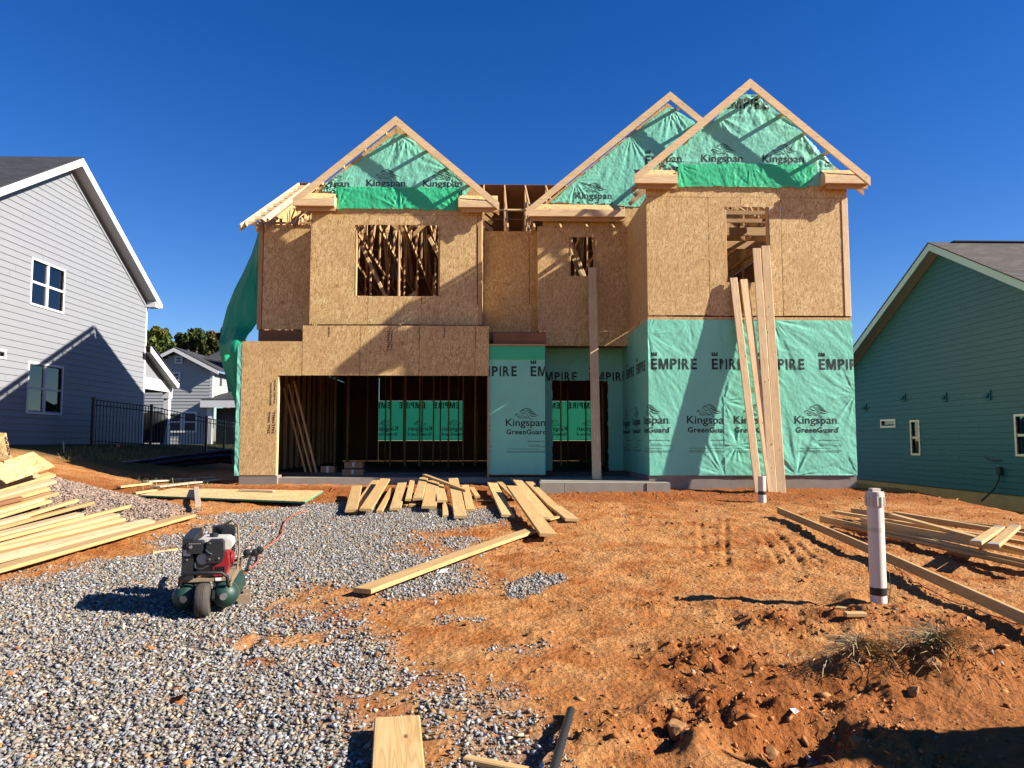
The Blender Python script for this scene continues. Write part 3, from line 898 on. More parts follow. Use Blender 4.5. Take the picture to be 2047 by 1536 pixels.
# foundation, slabs, floor deck
MB().box(XB0 - .01, XB1 + .01, YB + .02, YK, -.6, -.005).build('foundation', M['conc_d'], H)
MB().box(XLW, XB0 - .02, YP, YK, -.6, -.03).build('floor_slab', M['floor'], H)  # floor colour carries the shade of the interior
xo0, xo1 = px_x(553, YL, 860), px_x(974, YL, 860)
MB().box(XLW, xo0 + .03, YL + .01, YL + .35, -.62, -.045).build('pier_footing', M['conc_d'], H)
MB().box(xo0 + .035, xo1 + 1.2, YL + .12, YP - .002, -.62, -.10).build('garage_slab', M['conc'], H)
pslab0, pslab1 = at(1080, 975, 14.6).x, at(1340, 975, 14.6).x
g = MB().box(pslab0, at(1128, 975, 14.6).x, 14.6, 14.98, -.6, -.118); g.box(at(1129, 975, 14.6).x, at(1292, 975, 14.6).x, 14.61, 14.98, -.6, -.122); g.box(at(1293, 975, 14.6).x, pslab1, 14.595, 14.98, -.6, -.125)
g.build('porch_step', M['conc'], H)
MB().box(pslab0 + .05, XB0 - .015, 14.982, 18.0, -.6, -.11).build('porch_slab', M['conc'], H)
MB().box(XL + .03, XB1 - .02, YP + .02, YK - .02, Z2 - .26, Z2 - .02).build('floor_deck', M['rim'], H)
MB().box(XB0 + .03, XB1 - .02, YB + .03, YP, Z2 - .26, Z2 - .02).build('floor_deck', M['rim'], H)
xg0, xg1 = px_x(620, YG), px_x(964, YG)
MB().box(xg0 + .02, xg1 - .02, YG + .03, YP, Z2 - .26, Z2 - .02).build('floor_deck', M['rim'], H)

# --- right bay, upper storey
def bx(px, py=500): return at(px, py, YB).x
s1, s2, s3, s4 = bx(1417), bx(1483), bx(1563), bx(1684)
wx0, wx1, wz0, wz1 = bx(1450), bx(1540), px_z(562, YB), px_z(410, YB)
Zu = Z2 + .012
osb_r(XB0, s1, Zu, ZP, YB)
G_ = .006
osb([(s1+G_, Zu), (s2-G_, Zu), (s2-G_, wz0), (wx0, wz0), (wx0, wz1), (s2-G_, wz1), (s2-G_, ZP), (s1+G_, ZP)], YB)
osb([(s2+G_, Zu), (s3-G_, Zu), (s3-G_, ZP), (s2+G_, ZP), (s2+G_, wz1), (wx1, wz1), (wx1, wz0), (s2+G_, wz0)], YB)
osb_r(s3, s4, Zu, ZP, YB)
board('corner_board', (bx(1691), YB + .004, Zu), (bx(1691), YB + .004, ZP), .13, .03, M['pine_pale'], H, up=(0, -1, 0))
osb_r(XB0, XB1, px_z(639, YB), Z2 - .012, YB)
osb_side(XB0, YB + .014, YP + .6, Zu, ZP)
osb_side(XB0 + .001, YB + .014, YP + .6, px_z(639, YB), Z2 - .012)
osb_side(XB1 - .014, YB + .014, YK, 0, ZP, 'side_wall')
# --- right bay, lower storey backing sheets
osb_r(XB0, XB1, 0, px_z(639, YB), YB + .003, name='backing_panel')
osb_side(XB0 + .003, YB + .02, 18.0, 0, px_z(639, YB), 'backing_panel')

board('top_plate', (XB0 + .02, YB + .06, ZP - .03), (XB1 - .02, YB + .06, ZP - .03), .10, .09, M['stud'], H)
# --- garage box, upper storey
ws0, ws1 = px_x(736, YG), px_x(843, YG)
gx0, gx1, gz0, gz1 = px_x(708, YG), px_x(879, YG), px_z(593, YG), px_z(452, YG)
Zg = px_z(650, YG)
osb([(xg0, Zg), (ws0-G_, Zg), (ws0-G_, gz0), (gx0, gz0), (gx0, gz1), (ws0-G_, gz1), (ws0-G_, ZP), (xg0, ZP)], YG)
osb_r(ws0, ws1, gz1, ZP, YG); osb_r(ws0, ws1, Zg, gz0, YG)
xgr = px_x(954, YG)
osb([(ws1+G_, Zg), (xgr-G_, Zg), (xgr-G_, ZP), (ws1+G_, ZP), (ws1+G_, gz1), (gx1, gz1), (gx1, gz0), (ws1+G_, gz0)], YG)
board('corner_board', (px_x(959, YG), YG + .004, Zg), (px_x(959, YG), YG + .004, ZP), .09, .03, M['stud'], H, up=(0, -1, 0))
osb_side(xg0, YG + .014, YP, Zg, ZP); osb_side(xg1 - .012, YG + .014, YM, Zg, ZP)
board('top_plate', (xg0 + .02, YG + .065, ZP - .03), (xg1 - .02, YG + .065, ZP - .03), .09, .09, M['stud'], H)
# --- main wall left, recess, porch wall
xm1 = xg0
osb_r(px_x(525, YP), xm1 + .02, px_z(661, YP), ZP, YP)
board('corner_board', (px_x(520, YP), YP, px_z(661, YP)), (px_x(520, YP), YP, ZP), .1, .03, M['stud'], H, up=(0, -1, 0))
xr0, xr1 = px_x(958, YM), px_x(1076, YM)
osb_r(xr0, px_x(1058, YM), px_z(667, YM), ZP, YM); osb_r(px_x(1058, YM), xr1 + .02, px_z(667, YM), ZP, YM)
xp0, xp1 = px_x(1075, YP), XB0 + .02
pw0, pw1, pz0, pz1 = px_x(1138, YP), px_x(1191, YP), px_z(551, YP), px_z(473, YP)
xs = px_x(1186, YP)
Zq = px_z(661, YP)
osb([(xp0, Zq), (xs-G_, Zq), (xs-G_, pz0), (pw0, pz0), (pw0, pz1), (xs-G_, pz1), (xs-G_, ZP), (xp0, ZP)], YP)
osb([(xs+G_, Zq), (xp1, Zq), (xp1, ZP), (xs+G_, ZP), (xs+G_, pz1), (pw1, pz1), (pw1, pz0), (xs+G_, pz0)], YP)
osb_side(xp0, YP + .014, YM, Zq, ZP)
osb_r(px_x(1090, YP - .03, 675), xp1, px_z(692, YP), Zq - .01, YP - .03, name='porch_beam')
board('rim_joist', (xr0, YP + .15, (px_z(667, YP) + px_z(690, YP)) / 2), (px_x(1092, YP), YP + .15, (px_z(667, YP) + px_z(690, YP)) / 2), .3, .04, M['rim'], H, up=(0, -1, 0))
board('rim_joist', (XL, YP + .03, (px_z(663, YP) + px_z(690, YP)) / 2), (xg0, YP + .03, (px_z(663, YP) + px_z(690, YP)) / 2), .34, .04, M['rim'], H, up=(0, -1, 0))
# --- lower garage front
hx0, hx1 = px_x(604, YL, 700), px_x(978, YL, 700)
zh1, zh0, zl1 = px_z(652, YL), px_z(752, YL), px_z(684, YL)
osb([(XLW, -.04), (xo0, -.04), (xo0, zh0), (hx0-G_, zh0), (hx0-G_, zl1), (XLW, zl1)], YL)
q = [hx0, px_x(720, YL, 700), px_x(838, YL, 700), px_x(950, YL, 700), hx1]
for a, b in zip(q[:-1], q[1:]): osb_r(a, b, zh0, zh1, YL)
MB().box(XLW + .02, hx1 - .02, YL + .015, YL + .10, zh0 + .01, zl1 - .01).build('header', M['stud'], H)
MB().box(XLW + .01, hx1 - .01, YL + .013, YG + .8, zl1 - .03, zl1 - .006).build('ledge_plate', M['stud'], H)
board('door_jamb', (xo0 + .0, YL + .06, -.09), (xo0 + .0, YL + .06, zh0), .038, .10, M['pine_pale'], H, up=(0, -1, 0))
board('door_jamb', (xo1 + .02, YL + .08, -.09), (xo1 + .02, YL + .08, zh0), .038, .13, M['stud'], H, up=(0, -1, 0))
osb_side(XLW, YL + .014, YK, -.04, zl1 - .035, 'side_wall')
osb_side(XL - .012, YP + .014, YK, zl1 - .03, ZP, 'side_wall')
# stamps on the sheathing
def stamp(txts, Y):
    for t_, x, z0, z1, wd in txts:
        g = text_geo(t_, (x, x + wd, z0, z1), .03, rot=1)
        mobj('stamp', [(v.x, Y - .003, v.y) for v in g[0]], g[1], M['ink_osb'], H)
zz_ = lambda py: px_z(py, YL)
stamp([('TALL WALL', px_x(535, YL, 850), zz_(868), zz_(823), .055), ('TALLWALL', px_x(544, YL, 850), zz_(868), zz_(823), .055), ('SIZED FOR SPACING', px_x(540, YL, 780), zz_(812), zz_(766), .035), ('THIS SIDE', px_x(548, YL, 780), zz_(808), zz_(760), .03),
       ('TALLWALL', px_x(774, YL, 680), zz_(703), zz_(660), .055), ('TALLWALL', px_x(781, YL, 680), zz_(702), zz_(661), .04), ('STRAND', px_x(656, YL, 660), zz_(675), zz_(654), .035), ('STRAND', px_x(887, YL, 660), zz_(675), zz_(654), .035)], YL)

# --- studs, sills and interior partitions
def stud(x, y, z0, z1, w=.038, d=.09, name='stud'): return board(name, (x, y, z0), (x, y, z1), w, d, M['stud'], H, up=(0, -1, 0))
for x in np.arange(XL + .35, XB1 - .2, .43): stud(x + random.uniform(-.05, .05), 20.3, Z2, ZP)
for x in np.arange(XL + .5, XB1 - .2, .52): stud(x + random.uniform(-.05, .05), 22.6, Z2, ZP)
for x in np.arange(XLW + .45, XB1 - .2, .41):
    if not (-3.9 < x < -3.0 or 2.0 < x < 2.9): stud(x + random.uniform(-.04, .04), 21.6, -.03, 2.95)
for x in np.arange(-4.8, 5.0, .61): stud(x, 25.0, -.03, 2.95)
for y in np.arange(17.0, 26, .61): stud(XLW + .07, y, -.05, 2.9, .09, .038)
for x in (gx0 + .02, gx1 - .02, (gx0 + gx1) / 2 + .03): stud(x, YG + .10, Z2, ZP, .038, .12)
for x in (wx0 + .02, wx1 - .02): stud(x, YB + .08, Z2, ZP, .038, .12)
for x in (pw0 + .02, pw1 - .02): stud(x, YP + .08, Z2, ZP, .038, .12)
for zc in (.35, .62, 1.05): board('blocking', (XL + .2, 20.24, Z2 + zc), (XB1 - .3, 20.24, Z2 + zc), .09, .038, M['stud'], H)
for (a, ya), (b, yb) in ((((-3.2, Z2 + .1), 18.2), ((-1.9, Z2 + 1.1), 18.2)), (((-1.6, ZP), 18.0), ((-.55, Z2 + .5), 18.0)), (((-3.4, ZP), 19.0), ((-2.4, Z2 + .4), 19.0)), (((1.8, ZP), 18.4), ((2.6, Z2 + .8), 18.4)),
                         (((2.9, Z2), 18.6), ((2.0, ZP), 18.6)), (((4.7, ZP), 17.4), ((6.0, Z2 + .6), 17.4)), (((5.6, Z2 + .4), 17.9), ((4.6, ZP - .3), 17.9))):
    board('brace', (a[0], ya, a[1]), (b[0], yb, b[1]), .09, .038, M['pine_pale'], H, up=(0, -1, 0))
for y in (17.0, 18.2): board('ceiling_beam', (XB0 + .2, y, ZP - .15), (XB1 - .2, y, ZP - .15), .2, .04, M['stud'], H, up=(0, -1, 0))
for x0_, y0_, x1_, y1_ in ((-4.55, 16.9, -3.9, 17.5), (-4.45, 16.95, -3.8, 17.55), (-4.65, 16.9, -4.0, 17.45)):
    pass
# back wall with daylight through the wrap
for a, b in ((XLW, at(757, 840, YK).x), (at(925, 840, YK).x, at(1095, 840, YK).x), (at(1190, 840, YK).x, XB1)): osb_r(a, b, -.03, ZP, YK, name='back_wall', mat='deck_shade_wall')  # sheathing coloured dark brown in place of interior shade
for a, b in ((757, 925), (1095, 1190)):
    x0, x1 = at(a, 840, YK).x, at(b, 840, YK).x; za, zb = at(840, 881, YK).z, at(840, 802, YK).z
    osb_r(x0, x1, -.03, za, YK, name='back_wall', mat='deck_shade_wall'); osb_r(x0, x1, zb, ZP, YK, name='back_wall', mat='deck_shade_wall')  # same painted-in shade above and below the openings
    pr = []
    for k in range(4):
        pr += [(flip(EMPIRE, .94), -.5 + k * 1.24, zb - za - .27), (flip(LOGO, .9), -.2 + k * 1.24, .36)]
    sheet('window_wrap', M['wrap_win'], H, (x0, YK - .01, za), (1, 0, 0), (0, -1, 0), 0, x1 - x0, 0, zb - za, wrinkle(60 + a), res=.05, prints=pr)

# --- house wrap, ground storey
Kz = px_z(847, YB) ; Ez = px_z(738, YB); zt = px_z(638, YB)
o0 = XB0
def rep(u, v, g, ks): return [(g, u + k * 1.245, v) for k in ks]
uS = bx(1447, 800) - o0; uW = XB1 - o0 + .012
fansA = [(0.0, zt - .30, .012, .55, 9), (uS - .05, .02, .010, .8, 8), (uS * .55, zt, .004, .5, 9)]
e1 = bx(1301, 725) - o0; k1 = bx(1373, 845) - o0
sheet('house_wrap', M['wrap'], H, (o0, YB - .002, 0), (1, 0, 0), (0, -1, 0), -.005, uS, 0.0, zt, wrinkle(3, fansA), prints=rep(e1, Ez, EMPIRE, (0, 1)) + rep(k1, Kz, LOGO, (-1, 0)))
e2 = bx(1516, 725) - o0; k2 = bx(1588, 845) - o0
fansB = [(bx(1592, 940) - o0, .0, .020, .95, 7), (bx(1545, 640) - o0, zt, .014, .9, 8), (uW, 1.65, .012, .6, 8), (uS, 1.5, .022, .35, 6), (uS + .25, .6, .02, .4, 5), (uW, 0, .012, .5, 8)]
sheet('house_wrap', M['wrap'], H, (o0, YB - .008, 0), (1, 0, 0), (0, -1, 0), uS - .01, uW, -.0, zt, wrinkle(17, fansB, .0042, .9), prints=rep(e2, Ez, EMPIRE, (-1, 0, 1)) + rep(k2, Kz, LOGO, (-1, 0)))
# side of the bay
sl = 18.0 - YB
sheet('house_wrap', M['wrap'], H, (XB0 - .002, 18.0, 0), (0, -1, 0), (-1, 0, 0), 0, sl, 0.0, zt, wrinkle(29, [(sl, zt - .3, .006, .4, 8)], .0025), res=.03, prints=[(LOGO, sl + (k1 - 1.245) - 1.245 * k, Kz) for k in (0, 1, 2)] + [(EMPIRE, sl + e1 - 1.245 * k, Ez) for k in (1, 2, 3)])
# sunlit right side of the house
sheet('house_wrap', M['wrap'], H, (XB1 + .002, YB, 0), (0, 1, 0), (1, 0, 0), 0, YK - YB, 0.0, zt, wrinkle(33, (), .004), res=.06, prints=[(LOGO, .4 + 1.245 * k, Kz) for k in range(9)] + [(EMPIRE, .1 + 1.245 * k, Ez) for k in range(9)])
for k in range(10):
    ya_ = YB + .02 + k * 1.22; osb_side(XB1 - .001, ya_, min(ya_ + 1.212, YK), zt + .004, ZP)
# pier between garage door and porch
xq0, xq1 = at(977, 820, YL + .06).x, at(1090, 820, YL + .06).x
zq1 = px_z(692, YL + .06)
osb_r(xq0 + .03, xq1 - .005, -.05, zq1, YL + .075, name='backing_panel')
MB().box(xq0, xq1 + .02, YL + .03, YL + .22, zq1 + .004, zq1 + .04).build('top_plate', M['stud'], H)
MB().box(xq0 + .1, xq1 + .03, YL + .12, YP + .5, zq1 + .045, zq1 + .3).build('rim_joist', M['rim'], H)
sheet('house_wrap', M['wrap'], H, (xq0, YL + .072, -.03), (1, 0, 0), (0, -1, 0), 0, xq1 - xq0, 0, zq1 + .03, wrinkle(37, (), .0018), prints=[(EMPIRE, at(1061, 740, YL).x - xq0, px_z(752, YL) + .03), (EMPIRE, at(1061, 740, YL).x - xq0 - 1.245, px_z(752, YL) + .03), (LOGO, at(1011, 850, YL).x - xq0, px_z(852, YL) + .03), (LOGO, at(1011, 850, YL).x - xq0 - 1.245, px_z(852, YL) + .03)])
sheet('wrap_flap', M['wrap_rev'], H, (xq0 + .02, YL + .055, zq1 - .30), (1, 0, 0), (0, -1, 0), 0, xq1 - xq0 - .03, 0, .29, wrinkle(38, (), .004), res=.02)
osb_side(xq1 - .014, YL + .10, 18.0, -.05, zq1, 'backing_panel')
sheet('house_wrap', M['wrap'], H, (xq1 + .004, YL + .08, -.03), (0, 1, 0), (1, 0, 0), 0, 18.0 - YL - .1, 0, zq1 + .02, wrinkle(39, (), .003), res=.03, prints=[(LOGO, -.35, Kz)])
# porch back wall
YW = 18.0
dx0, dx1, dz1 = at(1104, 850, YW).x, at(1216, 850, YW).x, px_z(760, YW)
zc = px_z(695, YW)
osb([(xq1, -.04), (dx0, -.04), (dx0, dz1), (dx1, dz1), (dx1, -.04), (XB0, -.04), (XB0, zc + .3), (xq1, zc + .3)], YW + .004, name='backing_panel')
pl = [(0, 0), (dx0 - xq1, 0), (dx0 - xq1, dz1), (dx1 - xq1, dz1), (dx1 - xq1, 0), (XB0 - xq1, 0), (XB0 - xq1, zc), (0, zc)]
sheet('house_wrap', M['wrap'], H, (xq1, YW, 0), (1, 0, 0), (0, -1, 0), 0, XB0 - xq1, 0, zc, wrinkle(41, [(1.2, zc, .012, .6, 8)], .003), poly=pl, res=.02, prints=rep(at(1076, 760, YW).x - xq1, px_z(762, YW), EMPIRE, (-1, 0, 1, 2)))
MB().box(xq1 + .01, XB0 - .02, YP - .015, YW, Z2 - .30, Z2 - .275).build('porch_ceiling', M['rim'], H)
# left corner: loose strip and billowing sheet
xa, xbb = at(470, 830, YL).x, at(481, 830, YL).x
sheet('wrap_strip', M['wrap'], H, (XLW - .10, YL + .01, -.05), (1, 0, 0), (-.1, -1, 0), 0, .105, 0, zl1 - .02, wrinkle(44, (), .008), res=.02)
rows = [(448, 519), (480, 512), (510, 502), (545, 486), (580, 468), (615, 454), (645, 446), (668, 441), (684, 437), (692, 438), (710, 440), (735, 446), (765, 456), (800, 468), (830, 473), (870, 474)]
V = []; nU = 26; up = []
prof = np.array(rows, float); ys = np.linspace(448, 870, 70); le = np.interp(ys, prof[:, 0], prof[:, 1])
for i, py in enumerate(ys):
    rx = 523 if py < 640 else np.interp(py, [640, 690, 870], [518, 484, 481])
    for k in range(nU):
        t = k / (nU - 1)
        px = rx + (le[i] - rx) * t
        bul = math.sin(math.pi * t) * .30 + .16 * (float(fbm(t * 7 + py * .012, py * .03, 3, 25)) - .5) + .10 * (abs(float(vn(t * 11 - py * .02, py * .015, 33)) - .5) - .2) + .10 * (float(fbm(t * 5, py * .02, 2, 5)) - .5) + .12 * (float(vn(t * 3 + py * .03, py * .012, 8)) - .5)
        fold = .22 * math.exp(-((py - 684) / 9) ** 2) * t
        p = at(px, py + 5 * math.sin(t * 5 + i * .1) * (abs(py - 684) < 20), (YP if py < 655 else np.interp(py, [655, 700], [YP, YL + .25])) + .15 * (1 - t) + .55 * t - bul * .5 - fold)
        V.append(p)
Fc = [(i*nU + k, i*nU + k + 1, (i+1)*nU + k + 1, (i+1)*nU + k) for i in range(len(ys) - 1) for k in range(nU - 1)]
bill = mobj('wrap_billow', V, Fc, M['wrap_thin'], H, True)
bill['label'] = 'loose green wrap sheet billowing off the left corner'
# --- gables
def gable(name, Yw, pk, lf, rt, ret, label, wrap_poly, strip, prints, seed, oh=.27, depth=.15, full_ret=False, sheath=None, chord=False, drop=.12):
    Yf = Yw - oh
    P, Lp = at(*pk, Yf), at(*lf, Yf)
    m = (P.z - Lp.z) / (P.x - Lp.x)
    Rx = at(*rt, Yf).x if rt else 2 * P.x - Lp.x
    dv = depth * math.sqrt(1 + m * m)
    zs = lambda x: P.z - m * abs(x - P.x)
    xl, xr = sheath
    zb_ = ZP + .004
    par = MB().prism([(xl, Yw, zb_), (xr, Yw, zb_), (xr, Yw, max(zb_ + .01, zs(xr) - drop)), (P.x, Yw, P.z - drop), (xl, Yw, max(zb_ + .01, zs(xl) - drop))], (0, .012, 0)).build(name, M['osb'], H)
    par['label'] = label
    for sgn, ex in ((-1, Lp.x), (1, Rx)):
        MB().prism([(P.x, Yf, P.z), (ex, Yf, zs(ex)), (ex, Yf, zs(ex) - dv * .9), (P.x, Yf, P.z - dv)], (0, .038, 0)).build('fly_rafter', M['pine_pale'], par)
        # top chord just behind the wall
        MB().prism([(P.x, Yw + .014, P.z - drop), (ex, Yw + .014, zs(ex) - drop), (ex, Yw + .014, zs(ex) - drop - dv * .5), (P.x, Yw + .014, P.z - drop - dv * .5)], (0, .038, 0)).build('top_chord', M['stud'], par)
        Ls = abs(ex - P.x); k = .25
        while k < Ls - .35:
            x = P.x + sgn * k; z = zs(x) - .06 - .02
            board('lookout', (x, Yf + .04, z + .01), (x, Yw + .60, z + .01), .038, .085, M['pine_pale'], par)
            k += .61 / math.sqrt(1 + m * m)
    # eave returns
    for (a, b, zt_, zb2) in ret:
        xa_, xb_ = at(a, zt_, Yf).x, at(b, zt_, Yf).x; z1_, z0_ = at(a, zt_, Yf).z, at(a, zb2, Yf).z
        board('return_fascia', (xa_, Yf + .026, (z0_ + z1_) / 2), (xb_, Yf + .026, (z0_ + z1_) / 2), z1_ - z0_, .038, M['pine_pale'], par, up=(0, -1, 0))
        MB().prism([(xa_ + .02, Yf + .03, z1_ + .004), (xb_ - .01, Yf + .03, z1_ + .004), (xb_ - .01, Yw - .004, z1_ + .19), (xa_ + .02, Yw - .004, z1_ + .19)], (0, 0, .012)).build('return_roof', M['osb_flat'], par)
        MB().box(xa_ + .03, xb_ - .02, Yf + .04, Yw - .004, z0_ - .012, z0_ + .0).build('return_soffit', M['stud'], par)
        board('return_ledger', (xa_ + .05, Yf + .11, z0_ - .04), (xb_, Yf + .11, z0_ - .04), .09, .038, M['stud'], par, up=(0, -1, 0))
        MB().box(xb_ - .03 if abs(xb_ - P.x) < abs(xa_ - P.x) else xa_, xb_ if abs(xb_ - P.x) < abs(xa_ - P.x) else xa_ + .03, Yf + .04, Yw - .004, z0_, z1_ + .08).build('return_end', M['pine_pale'], par)
    # wrap
    Yw2 = Yw - .004
    pts = [at(a, b, Yw2) for a, b in wrap_poly]; ox, oz = min(p.x for p in pts), min(p.z for p in pts)
    pl_ = [(p.x - ox, p.z - oz) for p in pts]
    uw, vh = max(p[0] for p in pl_), max(p[1] for p in pl_)
    pr = [(gq, at(a, b, Yw2).x - ox, at(a, b, Yw2).z - oz) for gq, a, b in prints]
    fans = [(p[0], p[1], .016, .55, 8) for p in pl_]
    sheet('house_wrap', M['wrap'], par, (ox, Yw2, oz), (1, 0, 0), (0, -1, 0), 0, uw, 0, vh, wrinkle(seed, fans, .0075, -.35, (8, 2.0)), poly=pl_, prints=pr, off=.012)
    if strip:
        pts = [at(a, b, Yw2 - .025) for a, b in strip]; ox, oz = min(p.x for p in pts), min(p.z for p in pts)
        pl_ = [(p.x - ox, p.z - oz) for p in pts]
        sheet('wrap_flap', M['wrap_rev'], par, (ox, Yw2 - .025, oz), (1, 0, 0), (0, -1, 0), 0, max(p[0] for p in pl_), 0, max(p[1] for p in pl_), wrinkle(seed + 5, [(p[0], p[1], .014, .4, 8) for p in pl_], .008, .2, (7, 3)), poly=pl_, off=.012)
    # trusses behind the gable
    for k in range(1, 5):
        y = Yw + .61 * k
        g = MB()
        for ex in (max(Lp.x, P.x - 2.15), min(Rx, P.x + 2.15)):
            g.bar((P.x, y, P.z - .17), (ex, y, zs(ex) - .17), .038, .09, up=(0, -1, 0).__class__((0, 0, 1)))
            xm = (P.x + ex) / 2
            g.bar((xm, y, zs(xm) - .12), (P.x, y, ZP + .12), .038, .09)
            g.bar((xm, y, zs(xm) - .12), (xm, y, ZP + .1), .038, .09)
        if chord: g.bar((max(Lp.x, P.x - 2.15) + .2, y, ZP + .06), (min(Rx, P.x + 2.15) - .2, y, ZP + .06), .038, .09)
        g.build('roof_truss', M['stud'], H)
    return par

gable('gable', YB, (1500, 157), (1268, 350), (1740, 353), [(1270, 1355, 349, 366), (1650, 1738, 350, 366)], 'right front gable with wrap, lion logos and an open overhang',
      [(1484, 190), (1514, 190), (1600, 262), (1668, 335), (1640, 372), (1355, 372), (1318, 345), (1330, 322), (1436, 232)],
      [(1356, 330), (1500, 328), (1632, 331), (1622, 360), (1608, 377), (1500, 374), (1356, 374)],
      [(LOGO, 1402, 324), (LOGO, 1524, 325), (LOGO, 1280, 324), (EMPIRE, 1448, 218), (LOGO, 1646, 318)], 103, sheath=(XB0, XB1), chord=True, drop=.19)
gable('gable', YG, (791, 232), (585, 396), (998, 408), [(588, 668, 396, 411), (916, 996, 401, 414)], 'left front gable over the garage with wrap and an open overhang',
      [(794, 268), (812, 272), (905, 345), (940, 378), (918, 415), (672, 412), (660, 385), (645, 382), (655, 365)],
      [(672, 374), (800, 376), (918, 376), (914, 422), (800, 418), (676, 418)],
      [(LOGO, 733, 373), (LOGO, 846, 374), (LOGO, 620, 374)], 131, sheath=(xg0, xg1), drop=.11)
gable('gable', YP, (1340, 183), (1052, 418), None, [(1056, 1250, 418, 432)], 'middle front gable set behind the right one, wrap with crooked lettering',
      [(1332, 216), (1345, 216), (1420, 265), (1420, 420), (1100, 405), (1150, 362), (1260, 272)],
      None, [(EMPIRE, 1290, 330), (LOGO, 1150, 398)], 157, sheath=(px_x(1085, YP, 420), at(1340, 183, YP).x + 1.6), full_ret=True, drop=.16)

# --- main roof
ZR, YR = EYE + 7.58, 21.6
mslope = (ZR - (ZP + .12)) / (YR - YP)
zf = lambda y: ZR - mslope * abs(y - YR)
YE0, YE1 = YP - .5, 2 * YR - YP + .5
XF = at(481, 431, YE0).x
k = 0
for x in np.arange(XL + .25, XB1 - .1, .61):
    g = MB()
    for s in (-1, 1):
        ye = YE0 if s < 0 else YE1
        if s < 0 and x > XB0 - .3: ye = YP + 1.2
        if s < 0 and xg0 < x < xg1: ye = YP + .3
        g.bar((x, YR, ZR - .05), (x, ye, zf(ye) - .05), .038, .09)
        for q in (.34, .67):
            ym = YR + s * (YR - YP) * q
            g.bar((x, ym, zf(ym) - .08), (x, ym, ZP + .06), .038, .07)
            yo = YR + s * (YR - YP) * (q - .33)
            g.bar((x, ym, ZP + .06), (x, yo, zf(yo) - .08), .038, .07)
    g.bar((x, YP, ZP + .045), (x, 2 * YR - YP, ZP + .045), .038, .09)
    g.bar((x, YR, ZR - .1), (x, YR, ZP + .08), .038, .09)
    g.build('roof_truss', M['stud'], H)
board('ridge_brace', (XL + .2, YP + 1.9, zf(YP + 1.9) - .18), (XB1 - .3, YP + 1.9, zf(YP + 1.9) - .18), .09, .038, M['pine_pale'], H)
# back slope decked, panel by panel
for x in np.arange(XF, XB1 + .1, 2.44):
    x1 = min(x + 2.436, XB1 + .25)
    for y in np.arange(YR + .005, YE1, 1.22):
        y1 = min(y + 1.214, YE1)
        MB().prism([(x, y, zf(y) + .004), (x1, y, zf(y) + .004), (x1, y1, zf(y1) + .004), (x, y1, zf(y1) + .004)], (0, 0, .012)).build('roof_deck_panel', M['deck_shade_wall'], H)
# left overhang ladder
lad = board('fly_rafter', (XF, YE0, zf(YE0) - .07), (XF, YR, zf(YR) - .07), .038, .15, M['pine_pale'], H)
board('barge_rafter', (XL + .0, YE0 + .1, zf(YE0 + .1) - .10), (XL + .0, YR, zf(YR) - .10), .04, .20, M['pine_pale'], H)
for y in np.arange(YE0 + .45, YR - .1, .47):
    board('lookout', (XF + .02, y, zf(y) - .075), (XL - .02, y, zf(y) - .075), .038, .09, M['pine_pale'], H)
MB().prism([(XL + .03, YP, ZP), (XL + .03, 2 * YR - YP, ZP), (XL + .03, YR, ZR - .2)], (.012, 0, 0)).build('gable_end', M['osb_yz'], H)
MB().prism([(XB1 - .03, YP, ZP), (XB1 - .03, 2 * YR - YP, ZP), (XB1 - .03, YR, ZR - .2)], (.012, 0, 0)).build('gable_end', M['osb_yz'], H)
for x in np.arange(XL + .12, xg0, .3):
    stud(x, YP + .06, ZP + .02, zf(YP + .06) - .12 + .12, .038, .09, 'heel_block')
# lower deck ledge over the recess
board('ledge_board', (XL, YP - .02, ZP + .03), (xg0, YP - .02, ZP + .03), .04, .05, M['stud'], H)

